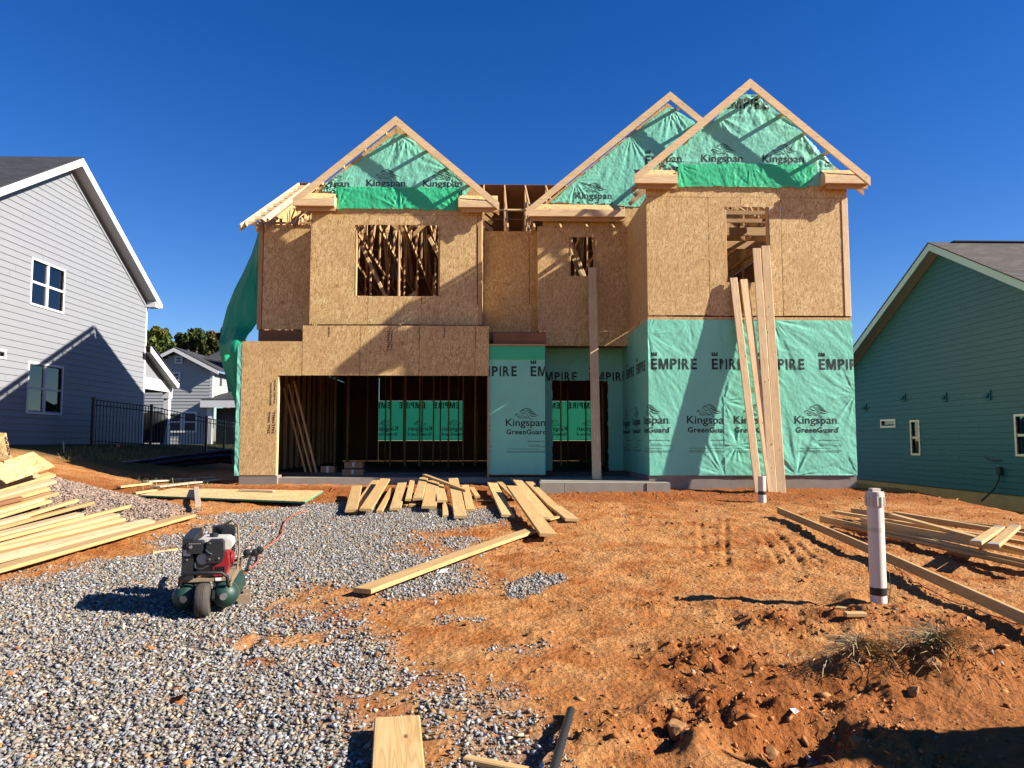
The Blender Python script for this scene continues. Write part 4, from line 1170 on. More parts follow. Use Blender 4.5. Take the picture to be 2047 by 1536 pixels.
# ------------------------------------------------------------------ neighbouring houses
def gable_wall(root, X, side, ybase0, ybase1, z0, yr, zr, slope, expo, mat, wins, name='siding_board', wallname='wall'):
    """lap-sided gable wall on plane X facing -side... side=+1: faces +X"""
    back = MB().prism([(X - side * .03, ybase0, z0), (X - side * .03, ybase1, z0), (X - side * .03, ybase1, zr - slope * abs(ybase1 - yr)), (X - side * .03, yr, zr), (X - side * .03, ybase0, zr - slope * abs(ybase0 - yr))], (-side * .02, 0, 0))
    z = z0
    wall = None
    # the sheathing behind, left open at the windows
    bm = MB()
    zs_ = sorted({z0, zr} | {w[2] for w in wins} | {w[3] for w in wins})
    for za, zb_ in zip(zs_[:-1], zs_[1:]):
        cuts = sorted([(w[0], w[1]) for w in wins if w[2] < (za + zb_) / 2 < w[3]])
        def lim(zq):
            d = (zr - zq) / slope
            return max(ybase0, yr - d), min(ybase1, yr + d)
        a0, a1 = lim(za); b0, b1 = lim(zb_)
        segs = []; cur = None
        edges = [('s', None)] + [c for c in cuts] + [('e', None)]
        ys = [None] + [v for c in cuts for v in c] + [None]
        for i in range(0, len(ys), 2):
            l = ys[i]; r = ys[i + 1]
            la, lb = (a0, b0) if l is None else (l, l); ra, rb = (a1, b1) if r is None else (r, r)
            bm.prism([(X - side * .03, la, za), (X - side * .03, ra, za), (X - side * .03, max(rb, lb + .001), zb_), (X - side * .03, lb, zb_)], (-side * .02, 0, 0))
    wall = bm.build(wallname, mat, root)
    while z < zr - .05:
        zt = min(z + expo + .02, zr)
        def lim(zq):
            d = (zr - zq) / slope
            return max(ybase0, yr - d), min(ybase1, yr + d)
        a0, a1 = lim(z); b0, b1 = lim(zt)
        cuts = sorted([(w[0], w[1]) for w in wins if w[2] < z + expo * .6 and w[3] > z + expo * .4])
        ys = [None] + [v for c in cuts for v in c] + [None]
        for i in range(0, len(ys), 2):
            l, r = ys[i], ys[i + 1]
            la, lb = (a0, b0) if l is None else (l, l); ra, rb = (a1, b1) if r is None else (r, r)
            if ra - la < .03: continue
            segs_ = [(la, lb, ra, rb)]
            if ra - la > 3.0 and min(ra, rb) - max(la, lb) > 1.6:
                ym_ = random.uniform(max(la, lb) + .6, min(ra, rb) - .6)
                segs_ = [(la, lb, ym_, ym_), (ym_ + .006, ym_ + .006, ra, rb)]
            for la, lb, ra, rb in segs_:
                q = [(X - side * .024, la, z), (X + side * .0, la, z), (X + side * 0, ra, z), (X - side * .024, ra, z),
                     (X - side * .028, lb, zt), (X - side * .018, lb, zt), (X - side * .018, max(rb, lb + .002), zt), (X - side * .028, max(rb, lb + .002), zt)]
                MB().add(q, [(0, 1, 2, 3), (4, 7, 6, 5), (1, 5, 6, 2), (0, 3, 7, 4), (0, 4, 5, 1), (3, 2, 6, 7)]).build(name, mat, wall)
        z += expo
    return wall

def side_window(root, X, side, y0, y1, z0, z1, mat, mull=True, sash=True, curtain=False, name='window'):
    w = MB(); t = .055; xo = X + side * .012; xi = X - side * .09
    for b in ((y0 - t, y1 + t, z1, z1 + t), (y0 - t, y1 + t, z0 - t, z0), (y0 - t, y0, z0, z1), (y1, y1 + t, z0, z1)):
        w.box(min(xo, xi), max(xo, xi), b[0], b[1], b[2], b[3])
    o = w.build(name, mat, root)
    xs_ = sorted((X - side * .02, X - side * .06))
    ym, zm = (y0 + y1) / 2, (z0 + z1) / 2
    if mull: MB().box(xs_[0], xs_[1] + .012, ym - .045, ym + .045, z0, z1).build('mullion', mat, o)
    if sash:
        for a, b in (((y0, ym - .046), (ym + .046, y1)) if mull else ((y0, y1),)):
            MB().box(xs_[0], xs_[1], a, b, zm - .03, zm + .03).build('sash_rail', mat, o)
    for a, b in (((y0, ym - .046), (ym + .046, y1)) if mull else ((y0, y1),)):
        for c, d in (((z0, zm - .031), (zm + .031, z1)) if sash else ((z0, z1),)):
            MB().box(*sorted((X - side * .05, X - side * .054)), a, b, c, d).build('pane', M['glass'], o)
    bxs = sorted((X - side * .09, X - side * 1.2))
    rm = MB(); xb_ = X - side * 1.2
    rm.box(*sorted((xb_, xb_ - side * .02)), y0 - .4, y1 + .4, z0 - .4, z1 + .4)
    rm.box(bxs[0], bxs[1], y0 - .42, y0 - .4, z0 - .4, z1 + .4); rm.box(bxs[0], bxs[1], y1 + .4, y1 + .42, z0 - .4, z1 + .4)
    rm.box(bxs[0], bxs[1], y0 - .4, y1 + .4, z0 - .42, z0 - .4); rm.box(bxs[0], bxs[1], y0 - .4, y1 + .4, z1 + .4, z1 + .42)
    rm.build('room_recess', M['room'], o)
    if curtain:
        V = []; nn = 24
        for (a, b) in ((y0 - .05, y0 + .22), (ym - .1, ym + .42), (y1 - .12, y1 + .05)):
            c = MB()
            for i in range(12):
                ya, yb2 = a + (b - a) * i / 12, a + (b - a) * (i + 1) / 12
                xx0 = X - side * (.2 + .03 * math.sin(i * 1.9)); xx1 = X - side * (.2 + .03 * math.sin((i + 1) * 1.9))
                c.add([(xx0, ya, z0 + .6), (xx1, yb2, z0 + .6), (xx1, yb2, z1 - .12), (xx0, ya, z1 - .12)], [(0, 1, 2, 3)])
            c.build('curtain', M['curtain'], o)
    return o

# --- left house
XA = -12.3
lh = thing('grey_house', (XA - 4, 22.8, .5), 'pale grey clapboard house on the left with white trim and dark roof', 'house')
yr, zr_o = atX(165, 318, XA + .35).y, atX(165, 318, XA + .35).z
slA = .60
zrw = zr_o - .28
yA0, yA1 = 2 * yr - atX(290, 600, XA).y, atX(289, 700, XA).y
zA0 = .60
def wrect(tl, br, X): a = atX(*tl, X); b = atX(*br, X); return (min(a.y, b.y), max(a.y, b.y), min(a.z, b.z), max(a.z, b.z))
wU = wrect((66, 520), (125, 622), XA); wL = wrect((59, 731), (121, 824), XA); wS = wrect((-14, 699), (9, 714), XA)
wU = (wU[0], wU[1], atX(95, 615, XA).z, atX(95, 530, XA).z)
wL = (wL[0], wL[1], atX(90, 825, XA).z, atX(90, 731, XA).z)
gable_wall(lh, XA, 1, yA0, yA1, zA0, yr, zrw, slA, .178, M['side_grey'], [wU, wL, wS])
side_window(lh, XA, 1, *wU, M['white'], curtain=True); side_window(lh, XA, 1, *wL, M['white']); side_window(lh, XA, 1, *wS, M['white'], mull=False, sash=False)
MB().box(XA - .05, XA + .012, yA1, yA1 + .1, zA0, zrw - slA * (yA1 - yr)).build('corner_board', M['white'], lh)
MB().box(XA - 8, XA - .04, yA0, yA1, -.2, zA0 - .005).build('foundation', M['conc_d'], lh)
MB().box(XA - 8, XA - .06, yA0 + .1, yA1 - .0, zA0, 5.2).build('core', M['side_grey'], lh) if False else None
xo_ = XA + .36
for s, ye in ((-1, yA0 - .38), (1, yA1 + .38)):
    ze = zr_o - slA * abs(ye - yr)
    roof = MB().prism([(xo_, yr, zr_o + .02), (xo_, ye, ze + .02), (XA - 9, ye, ze + .02), (XA - 9, yr, zr_o + .02)], (0, 0, .035)).build('roof', M['shingle_d'], lh)
    MB().prism([(xo_ - .025, yr, zr_o + .015), (xo_ - .025, ye, ze + .015), (xo_ - .025, ye, ze - .19), (xo_ - .025, yr, zr_o - .21)], (.025, 0, 0)).build('rake_board', M['white'], lh)
    MB().prism([(xo_ - .0, yr, zr_o + .018), (xo_ - .0, ye, ze + .018), (xo_ - .0, ye, ze - .055), (xo_ - .0, yr, zr_o - .055)], (.018, 0, 0)).build('rake_trim', M['white'], lh)
    MB().prism([(xo_ - .03, yr, zr_o - .20), (xo_ - .03, ye, ze - .18), (XA - .02, ye, ze - .18), (XA - .02, yr, zr_o - .20)], (0, 0, .012)).build('soffit', M['soffit'], lh)
    MB().prism([(XA + .003, yr, zrw + .03), (XA + .003, ye - s * .38, zrw + .03 - slA * abs(ye - s * .38 - yr)), (XA + .003, ye - s * .38, zrw - .16 - slA * abs(ye - s * .38 - yr)), (XA + .003, yr, zrw - .16)], (.012, 0, 0)).build('frieze_board', M['side_grey'], lh)
    if s > 0:
        MB().prism([(XA - .0, ye - .4, ze + .03), (xo_ - .03, ye - .4, ze + .03), (xo_ - .03, ye, ze - .19), (XA - .0, ye, ze - .19), ], (0, .0, -.0001)).build('return_soffit', M['white'], lh) if False else None
        MB().box(XA - 9, xo_, ye, ye + .11, ze - .15, ze + .0).build('gutter', M['white'], lh)
        MB().prism([(XA + .0, ye - .38, ze - .19), (XA + .0, ye, ze - .19), (XA + .0, ye, ze - .0), (XA + .0, ye - .38, ze - .0)], (.33, 0, 0)).build('eave_box', M['white'], lh)
# far wall
MB().box(XA - 8.5, XA - .06, yA1 - .1, yA1 - .02, zA0, zrw - slA * (yA1 - yr)).build('rear_wall', M['side_grey'], lh)
# rear porch
yq = atX(345, 770, XA).y; zb1, zb0 = atX(285, 753, XA).z, atX(285, 772, XA).z
yt0, zt0 = yA1 + .02, atX(287, 700, XA).z
yt1, zt1 = atX(357, 752, XA + .3).y, atX(357, 752, XA + .3).z
zt1 = min(zt1, zb1 - .05)
zz0 = zb1
nb = 5
tri = MB().prism([(XA, yt0, zb1), (XA, yq + .1, zb1), (XA, yt0, zt0 - .25)], (-.05, 0, 0)).build('porch_gable', M['side_grey'], lh)
MB().prism([(XA + .28, yt0 - .2, zt0 + .12), (XA + .28, yt1, zt1), (XA + .28, yt1, zt1 - .22), (XA + .28, yt0 - .2, zt0 - .10)], (.03, 0, 0)).build('porch_rake', M['white'], lh)
MB().prism([(XA - 4, yt0, zt0 + .13), (XA + .31, yt0, zt0 + .13), (XA + .31, yt1 + .02, zt1 + .03), (XA - 4, yt1 + .02, zt1 + .03)], (0, 0, .03)).build('porch_roof', M['shingle_d'], lh)
MB().prism([(XA - 4, yt0, zt0 - .08), (XA + .27, yt0, zt0 - .08), (XA + .27, yt1, zt1 - .2), (XA - 4, yt1, zt1 - .2)], (0, 0, .012)).build('porch_soffit', M['soffit'], lh)
MB().box(XA - 4, XA + .30, yt1 - .02, yt1 + .1, zt1 - .16, zt1).build('gutter', M['white'], lh)
MB().box(XA - .14, XA + .02, yt0, yq, zb0 - .08, zb1).build('porch_beam', M['white'], lh)
MB().box(XA - 4, XA - .14, yq - .14, yq, zb0 - .08, zb1).build('porch_beam', M['white'], lh)
yc = atX(338, 800, XA).y
g = MB().box(XA - .15, XA + .03, yc - .13, yc + .10, .5, zb0 - .1); g.box(XA - .18, XA + .06, yc - .16, yc + .13, zb0 - .32, zb0 - .1); g.build('porch_column', M['white'], lh)
MB().box(XA - 4, XA + .05, yt0, yq, .2, .56).build('porch_floor', M['conc'], lh)

# --- right house
XR_ = 12.7
rh = thing('teal_house', (XR_ + 4, 21, -.6), 'dark teal clapboard house on the right in shade with brown shingle roof', 'house')
yr2, zr2 = atX(1857, 488, XR_ - .35).y, atX(1857, 488, XR_ - .35).z
slB = .52
yB0, yB1 = yr2 - 6.6, yr2 + 6.6
zB0 = -.62
v1 = wrect((1762, 843), (1788, 851), XR_); v2 = wrect((1821, 844), (1838, 907), XR_); v3 = wrect((2030, 833), (2075, 909), XR_)
v1 = (v1[0], v1[1], atX(1775, 852, XR_).z, atX(1775, 842, XR_).z)
gable_wall(rh, XR_, -1, yB0, yB1, zB0, yr2, zr2 - .22, slB, .152, M['side_teal'], [v1, v2, v3])
side_window(rh, XR_, -1, *v1, M['trim_cream'], mull=False, sash=False); side_window(rh, XR_, -1, *v2, M['trim_cream'], mull=False); side_window(rh, XR_, -1, *v3, M['trim_cream'], mull=False)
MB().box(XR_ + .04, XR_ + 9, yB0, yB1, -1.5, zB0 - .004).build('foundation', M['conc_t'], rh)
xo_ = XR_ - .36
for s, ye in ((-1, yB0 - .4), (1, yB1 + .4)):
    ze = zr2 - slB * abs(ye - yr2)
    MB().prism([(xo_ - .02, yr2, zr2 + .02), (xo_ - .02, ye, ze + .02), (XR_ + 9, ye, ze + .02), (XR_ + 9, yr2, zr2 + .02)], (0, 0, .035)).build('roof', M['shingle_b'], rh)
    MB().prism([(xo_, yr2, zr2 + .015), (xo_, ye, ze + .015), (xo_, ye, ze - .19), (xo_, yr2, zr2 - .19)], (.025, 0, 0)).build('rake_board', M['trim_sage'], rh)
    MB().prism([(xo_ + .03, yr2, zr2 - .18), (xo_ + .03, ye, ze - .18), (XR_ - .003, ye, ze - .18), (XR_ - .003, yr2, zr2 - .18)], (0, 0, .012)).build('soffit', M['soffit_tan'], rh)
MB().box(XR_ + .3, XR_ + 9, yr2 - .12, yr2 + .12, zr2 + .045, zr2 + .075).build('ridge_cap', M['shingle_d'], rh)
for a, b in ((1729, 815), (1806, 795), (1888, 794), (1975, 790)):
    p = atX(a, b, XR_)
    v = MB().box(XR_ - .022, XR_ - .004, p.y - .11, p.y + .11, p.z - .13, p.z + .13).build('dryer_vent', M['side_teal'], rh)
    MB().prism([(XR_ - .024, p.y - .07, p.z + .07), (XR_ - .10, p.y - .07, p.z - .06), (XR_ - .024, p.y - .07, p.z - .06)], (0, .15, 0)).build('vent_hood', M['side_teal'], v)
pc = [atX(1997, 945, XR_ - .06), atX(1996, 960, XR_ - .06), atX(1985, 980, XR_ - .2), atX(1962, 1002, XR_ - .5)]
MB().tube(pc, .025, 8).build('conduit', M['cable'], rh, True)
MB().box(XR_ - .09, XR_ - .004, pc[0].y - .07, pc[0].y + .07, pc[0].z - .05, pc[0].z + .14).build('meter_box', M['cable'], rh)
MB().tube([atX(1967, 912, XR_ - .03), atX(1975, 919, XR_ - .06), atX(1990, 921, XR_ - .06), atX(2002, 919, XR_ - .03)], .012, 6).build('wire_tail', M['cable'], rh, True)

# --- far house behind
def lap_wall(name, P0, P1, z0, z1, mat, root, expo=.19, top=None):
    """lap wall from P0 to P1 (x,y); top: function of u (0..1) -> z limit"""
    m = MB(); P0, P1 = Vector((*P0, 0)), Vector((*P1, 0)); d = (P1 - P0); L = d.length; d /= L; nn = Vector((d.y, -d.x, 0))
    z = z0
    while z < z1 - .01:
        zt = min(z + expo, z1); us = [0, L]
        if top is not None:
            cand = [u for u in np.linspace(0, L, 81) if top(u / L) >= z + expo * .5]
            if not cand: break
            us = [cand[0], cand[-1]]
        a, b = P0 + d * us[0], P0 + d * us[1]
        m.add([a + nn * .03 + Vector((0, 0, z)), b + nn * .03 + Vector((0, 0, z)), b + nn * .008 + Vector((0, 0, zt)), a + nn * .008 + Vector((0, 0, zt)), a + Vector((0, 0, z)), b + Vector((0, 0, z))], [(0, 1, 2, 3), (4, 5, 1, 0)])
        z += expo
    m.add([P0 + Vector((0, 0, z0)), P1 + Vector((0, 0, z0)), P1 + Vector((0, 0, min(z1, z))), P0 + Vector((0, 0, min(z1, z)))], [(0, 1, 2, 3)]) if top is None else None
    return m.build(name, mat, root)
YF = 46.0
M['far_grey'] = simple('far_siding', (.30, .31, .31), .6, var=.04, nscale=2)
fh = thing('far_house', (at(360, 890, YF).x, YF, .4), 'small distant grey house with dark roof between the left house and green sheet', 'house')
fx0, fx1 = at(262, 800, YF).x, at(423, 800, YF).x
zg0 = at(400, 888, YF).z
fpk = at(348, 696, YF - .4); fe = at(437, 742, YF - .4)
fm = (fpk.z - fe.z) / (fe.x - fpk.x)
ftop = lambda u: fpk.z - .25 - fm * abs(fx0 + (fx1 - fx0) * u - fpk.x)
lap_wall('front_wall', (fx0, YF), (fx1, YF), zg0, fpk.z - .25, M['far_grey'], fh, .20, ftop)
MB().prism([(fx0, YF + .05, zg0), (fx1, YF + .05, zg0), (fx1, YF + .05, ftop(1)), (fpk.x, YF + .05, fpk.z - .25), (fx0, YF + .05, ftop(0))], (0, .05, 0)).build('wall_core', M['far_grey'], fh)
lap_wall('side_wall', (fx1, YF), (fx1, YF + 3.2), zg0 + 2.6, ftop(1), M['far_grey'], fh)
lap_wall('wing_wall', (fx1, YF + 3.2), (fx1 + 5, YF + 3.2), zg0, ftop(1), M['far_grey'], fh)
MB().box(fx1 - .14, fx1 + .05, YF - .02, YF + .16, zg0, ftop(1) + .1).build('corner_board', M['white'], fh)
for s in (-1, 1):
    ex = fpk.x + s * (fe.x - fpk.x); ez = fe.z
    MB().prism([(fpk.x, YF - .42, fpk.z), (ex, YF - .42, ez), (ex, YF + 8, ez), (fpk.x, YF + 8, fpk.z)], (0, 0, .08)).build('roof', M['shingle_d'], fh)
    MB().prism([(fpk.x, YF - .45, fpk.z), (ex, YF - .45, ez), (ex, YF - .45, ez - .22), (fpk.x, YF - .45, fpk.z - .22)], (0, .03, 0)).build('rake_board', M['white'], fh)
mr = at(480, 684, YF + 6)
MB().prism([(fpk.x + 1.0, YF + 1.5, fpk.z - .5), (fx1 + 6, YF + 2.8, fe.z), (fx1 + 6, YF + 7, mr.z), (fpk.x + 1.4, YF + 7, mr.z)], (0, 0, .08)).build('roof', M['shingle_d'], fh)
MB().box(fx1 - .1, fx1 + 6, YF + 2.7, YF + 2.85, fe.z - .25, fe.z + .02).build('gutter', M['white'], fh)
pr0 = at(402, 805, YF - .5); pr1 = at(420, 792, YF + 2)
MB().prism([(pr0.x, YF - .6, pr0.z + .1), (fx1 + 6, YF - .6, pr0.z + .1), (fx1 + 6, YF + 3.1, pr0.z + 1.0), (pr0.x + 1.2, YF + 3.1, pr0.z + 1.0)], (0, 0, .08)).build('porch_roof', M['shingle_d'], fh)
MB().box(pr0.x, fx1 + 6, YF - .65, YF - .5, pr0.z - .30, pr0.z + .12).build('porch_fascia', M['white'], fh)
MB().box(pr0.x + .35, pr0.x + .65, YF - .45, YF - .15, zg0, pr0.z - .2).build('porch_column', M['white'], fh)
MB().box(fx1 + .2, fx1 + 6, YF + .3, YF + .4, zg0, pr0.z - .3).build('porch_screen', M['room'], fh)
def far_window(a, b, c, d, Y):
    p, q = at(a, b, Y), at(c, d, Y)
    o = MB().box(p.x - .12, q.x + .12, Y - .08, Y + .02, q.z - .12, p.z + .12).build('window', M['white'], fh)
    zm = (p.z + q.z) / 2
    MB().box(p.x, q.x, Y - .09, Y - .081, q.z, zm - .04).build('pane', M['room'], o); MB().box(p.x, q.x, Y - .09, Y - .081, zm + .04, p.z).build('pane', M['room'], o)
far_window(354, 716, 362, 724, YF - .04); far_window(348, 748, 357, 758, YF - .04); far_window(341, 827, 361, 861, YF - .04); far_window(371, 827, 390, 861, YF - .04)
MB().box(fx1 + .05, fx1 + .07, YF + 1.2, YF + 1.5, at(436, 768, YF).z, at(436, 750, YF).z).build('side_window', M['room'], fh)
MB().tube([at(377, 715, YF + 2), at(377, 700, YF + 2)], .06, 6).build('roof_vent_pipe', M['black'], fh)

# ------------------------------------------------------------------ trees
def tree(cx, cy, Y, rx_px, rz_px, label, seed, cols, nleaf=20000):
    rnd = random.Random(seed); rg = np.random.default_rng(seed)
    c = at(cx, cy, Y); rx = rx_px / F * Y; rz = rz_px / F * Y
    root = thing('tree', (c.x, Y, .4), label, 'tree', 'trees beyond the far house')
    tr = MB().tube([(c.x, Y, .3), (c.x + .1, Y, c.z - rz * .6), (c.x, Y, c.z + rz * .5)], .3, 8, rs=[.35, .25, .06])
    for _ in range(9):
        a = rnd.uniform(0, 6.28); h = rnd.uniform(-.7, .3); tr.tube([(c.x, Y, c.z + rz * (h - .3)), (c.x + math.cos(a) * rx * .7, Y + math.sin(a) * rx * .6, c.z + rz * (h + .25))], .1, 5, rs=[.12, .03])
    tr.build('trunk', M['bark'], root)
    ncl = 80
    d = rg.normal(size=(ncl, 3)); d /= np.linalg.norm(d, axis=1)[:, None]
    cl = d * (rg.random((ncl, 1)) ** .35) * .86
    cr = rg.uniform(.09, .27, ncl)
    k = rg.integers(0, ncl, nleaf)
    dd = rg.normal(size=(nleaf, 3)); dd /= np.linalg.norm(dd, axis=1)[:, None]
    P = (cl[k] + dd * cr[k][:, None] * (rg.random((nleaf, 1)) ** .4)) * np.array([rx, rx * .9, rz]) + np.array([c.x, Y, c.z])
    R = rot_mats(nleaf); s = rg.uniform(.07, .17, nleaf) * Y / 70
    q = np.array([(-1, -.6, 0), (1, -.6, 0), (1, .6, 0), (-1, .6, 0)], float)
    V = np.einsum('nij,kj->nki', R, q) * s[:, None, None] + P[:, None, :]
    cc = np.array(cols)[rg.integers(0, len(cols), ncl)][k] * rg.uniform(.6, 1.35, (nleaf, 1))
    me = np_mesh('crown', V.reshape(-1, 3), np.arange(nleaf * 4).reshape(-1, 4), M['leaf'], False, np.repeat(cc, 4, 0))
    put(bpy.data.objects.new('crown', me), Matrix.Identity(4), root)
tree(312, 700, 72, 38, 48, 'olive green tree with yellow tips beside the grey house corner', 4, [(.05, .08, .014), (.08, .10, .018), (.13, .12, .02), (.035, .06, .014)])
tree(392, 690, 78, 46, 38, 'broad bronze green tree above the far house roof', 9, [(.04, .06, .014), (.07, .06, .018), (.03, .05, .014), (.05, .065, .016)])
tree(455, 692, 80, 38, 42, 'dark tree half hidden behind the green sheet', 12, [(.04, .05, .013), (.07, .05, .016), (.03, .042, .013)])
tree(345, 725, 84, 40, 30, 'low dark tree between the two taller crowns', 15, [(.03, .045, .012), (.05, .055, .014)], 6000)

# ------------------------------------------------------------------ picket fence, grill
fc = thing('picket_fence', (-11.4, 23, .3), 'black metal picket fence standing across the side yard by the grey house', 'fence')
FP = [at(187, 798, 22.0), at(303, 812, 24.0), at(413, 835, 26.0)]
for p in FP: MB().box(p.x - .035, p.x + .035, p.y - .035, p.y + .035, p.z - 1.75, p.z + .06).build('post', M['black'], fc)
for a, b in zip(FP[:-1], FP[1:]):
    d = (b - a); e_ = d.normalized() * .035
    for h in (-.02, -.17, -1.22): board('rail', a + e_ + Vector((0, 0, h)), b - e_ + Vector((0, 0, h)), .028, .028, M['black'], fc)
    for k in range(1, 18):
        p = a + d * k / 18; MB().box(p.x - .009, p.x + .009, p.y - .009, p.y + .009, p.z - 1.36, p.z - .035).build('picket', M['black'], fc)
fc2 = thing('picket_fence', (FP[2].x, FP[2].y, .1), 'shorter black picket fence section beside the loose green strip', 'fence')
e = FP[2]; f = at(449, 842, 28.2); f2 = at(480, 846, 29.6)
for p in (f, f2): MB().box(p.x - .035, p.x + .035, p.y - .035, p.y + .035, p.z - 1.6, p.z + .06).build('post', M['black'], fc2)
for a, b in ((e, f), (f, f2)):
    d = b - a; e_ = d.normalized() * .04
    for h in (-.02, -.17, -1.1): board('rail', a + e_ + Vector((0, 0, h)), b - e_ + Vector((0, 0, h)), .028, .028, M['black'], fc2)
    for k in range(1, 15):
        p = a + d * k / 15; MB().box(p.x - .009, p.x + .009, p.y - .009, p.y + .009, p.z - 1.3, p.z - .035).build('picket', M['black'], fc2)

gq = at(306, 890, 28.6)
gr = thing('covered_grill', (gq.x, gq.y, .56), 'barbecue grill under a black cover on the back porch', 'grill')
V = []; Fc = []; n_ = 24; lv = [(.02, .44, .26), (.12, .47, .28), (.62, .52, .32), (.72, .56, .34), (.98, .52, .33), (1.12, .40, .26), (1.19, .2, .12)]
for h, a, b in lv:
    for k in range(n_):
        t = 2 * math.pi * k / n_; ex = 2 / 3.2
        cx_, sy_ = math.cos(t), math.sin(t)
        wob = 1 + .03 * math.sin(t * 5 + h * 9)
        V.append((gq.x + math.copysign(abs(cx_) ** ex, cx_) * a * wob, gq.y + math.copysign(abs(sy_) ** ex, sy_) * b * wob, .60 + h))
for i in range(len(lv) - 1):
    for k in range(n_): Fc.append((i*n_ + k, i*n_ + (k+1) % n_, (i+1)*n_ + (k+1) % n_, (i+1)*n_ + k))
Fc.append(tuple((len(lv)-1)*n_ + k for k in range(n_)))
mobj('cover', V, Fc, M['cover'], gr, True)
for s in (-1, 1):
    MB().lathe([(.05, -.02), (.05, .02)], (gq.x + s * .34, gq.y - .1, .61), 'X', 12).build('caster', M['black'], gr)

# ------------------------------------------------------------------ silt fence and stakes in the side yard
tp = [(105, 938, 17.6), (180, 932, 18.4), (200, 928, 18.6), (300, 916, 20.0), (400, 905, 21.4), (440, 900, 22.0), (465, 897, 22.4)]
bt = [(105, 950, 17.5), (180, 950, 18.3), (200, 951, 18.5), (300, 943, 19.8), (400, 930, 21.2), (440, 926, 21.8), (465, 928, 22.2)]
nS, nR = 90, 16; V = []
ta, ba = np.array(tp, float), np.array(bt, float)
for i in range(nS + 1):
    px = 105 + 360 * i / nS
    a = at(px, float(np.interp(px, ta[:, 0], ta[:, 1])), float(np.interp(px, ta[:, 0], ta[:, 2]))); b = at(px, float(np.interp(px, ba[:, 0], ba[:, 1])), float(np.interp(px, ba[:, 0], ba[:, 2])))
    for j in range(nR + 1):
        t = j / nR; p = a.lerp(b, t)
        pl_ = math.sin(t * 6.28 * 2.6 + .5 * math.sin(i * .11)) * .055 + (float(vn(i * .13, t * 3, 3)) - .5) * .06
        V.append(p + Vector((.1, -.8, 0)).normalized() * pl_ + Vector((0, -.12 * math.sin(math.pi * t), (float(vn(i * .3, 1, 6)) - .5) * .03)))
sf = mobj('silt_fence', V, [(i*(nR+1)+j, (i+1)*(nR+1)+j, (i+1)*(nR+1)+j+1, i*(nR+1)+j+1) for i in range(nS) for j in range(nR)], M['silt'], None, True)
tag(sf, 'sagging black silt fence fabric across the shaded side yard', 'silt fence')
p = at(130, 930, 18.6)
st = board('survey_stake', (p.x, p.y, p.z - .15), at(127, 883, 18.6), .03, .025, M['grey_wood'], None, up=(0, -1, 0)); tag(st, 'thin grey wooden stake standing behind the black silt fence', 'stake')
a, b = at(240, 925, 20.3), at(237, 893, 20.3)
mk = thing('marker_rod', (a.x, a.y, a.z), 'thin dark rod with a small orange cap by the black fence', 'marker')
MB().tube([a - Vector((0, 0, .2)), b], .012, 6).build('rod', M['black'], mk); MB().box(b.x - .03, b.x + .03, b.y - .02, b.y + .02, b.z, b.z + .05).build('cap', M['orange'], mk)

# ------------------------------------------------------------------ loose lumber
def lay(name, a, b, w, t, mat, ha=.0, hb_=.0, label='', cat='board', group=None, roll=0, bow=0, edge=False, clear=.012, segs=1):
    """board whose top face runs from pixel a to pixel b, resting on the ground or ha / hb_ above it"""
    p0, p1 = gp(*a, ha), gp(*b, hb_)
    tz = w if edge else t
    ts = np.linspace(0, 1, 14); xs_ = p0.x + (p1.x - p0.x) * ts; ys_ = p0.y + (p1.y - p0.y) * ts; zs_ = p0.z + (p1.z - p0.z) * ts
    lift = max(0.0, float((hf(xs_, ys_) + clear + tz - zs_).max()))
    lift = min(lift, .16)
    dz = Vector((0, 0, lift - tz / 2))
    o = board(name, p0 + dz, p1 + dz, t if edge else w, w if edge else t, mat, None, roll=roll, bow=bow, segs=segs)
    if label: tag(o, label, cat, group)
    return o
ORD = ['first', 'second', 'third', 'fourth', 'fifth', 'sixth', 'seventh', 'eighth', 'ninth', 'tenth', 'eleventh', 'twelfth', 'thirteenth', 'fourteenth', 'fifteenth', 'sixteenth', 'seventeenth', 'eighteenth']

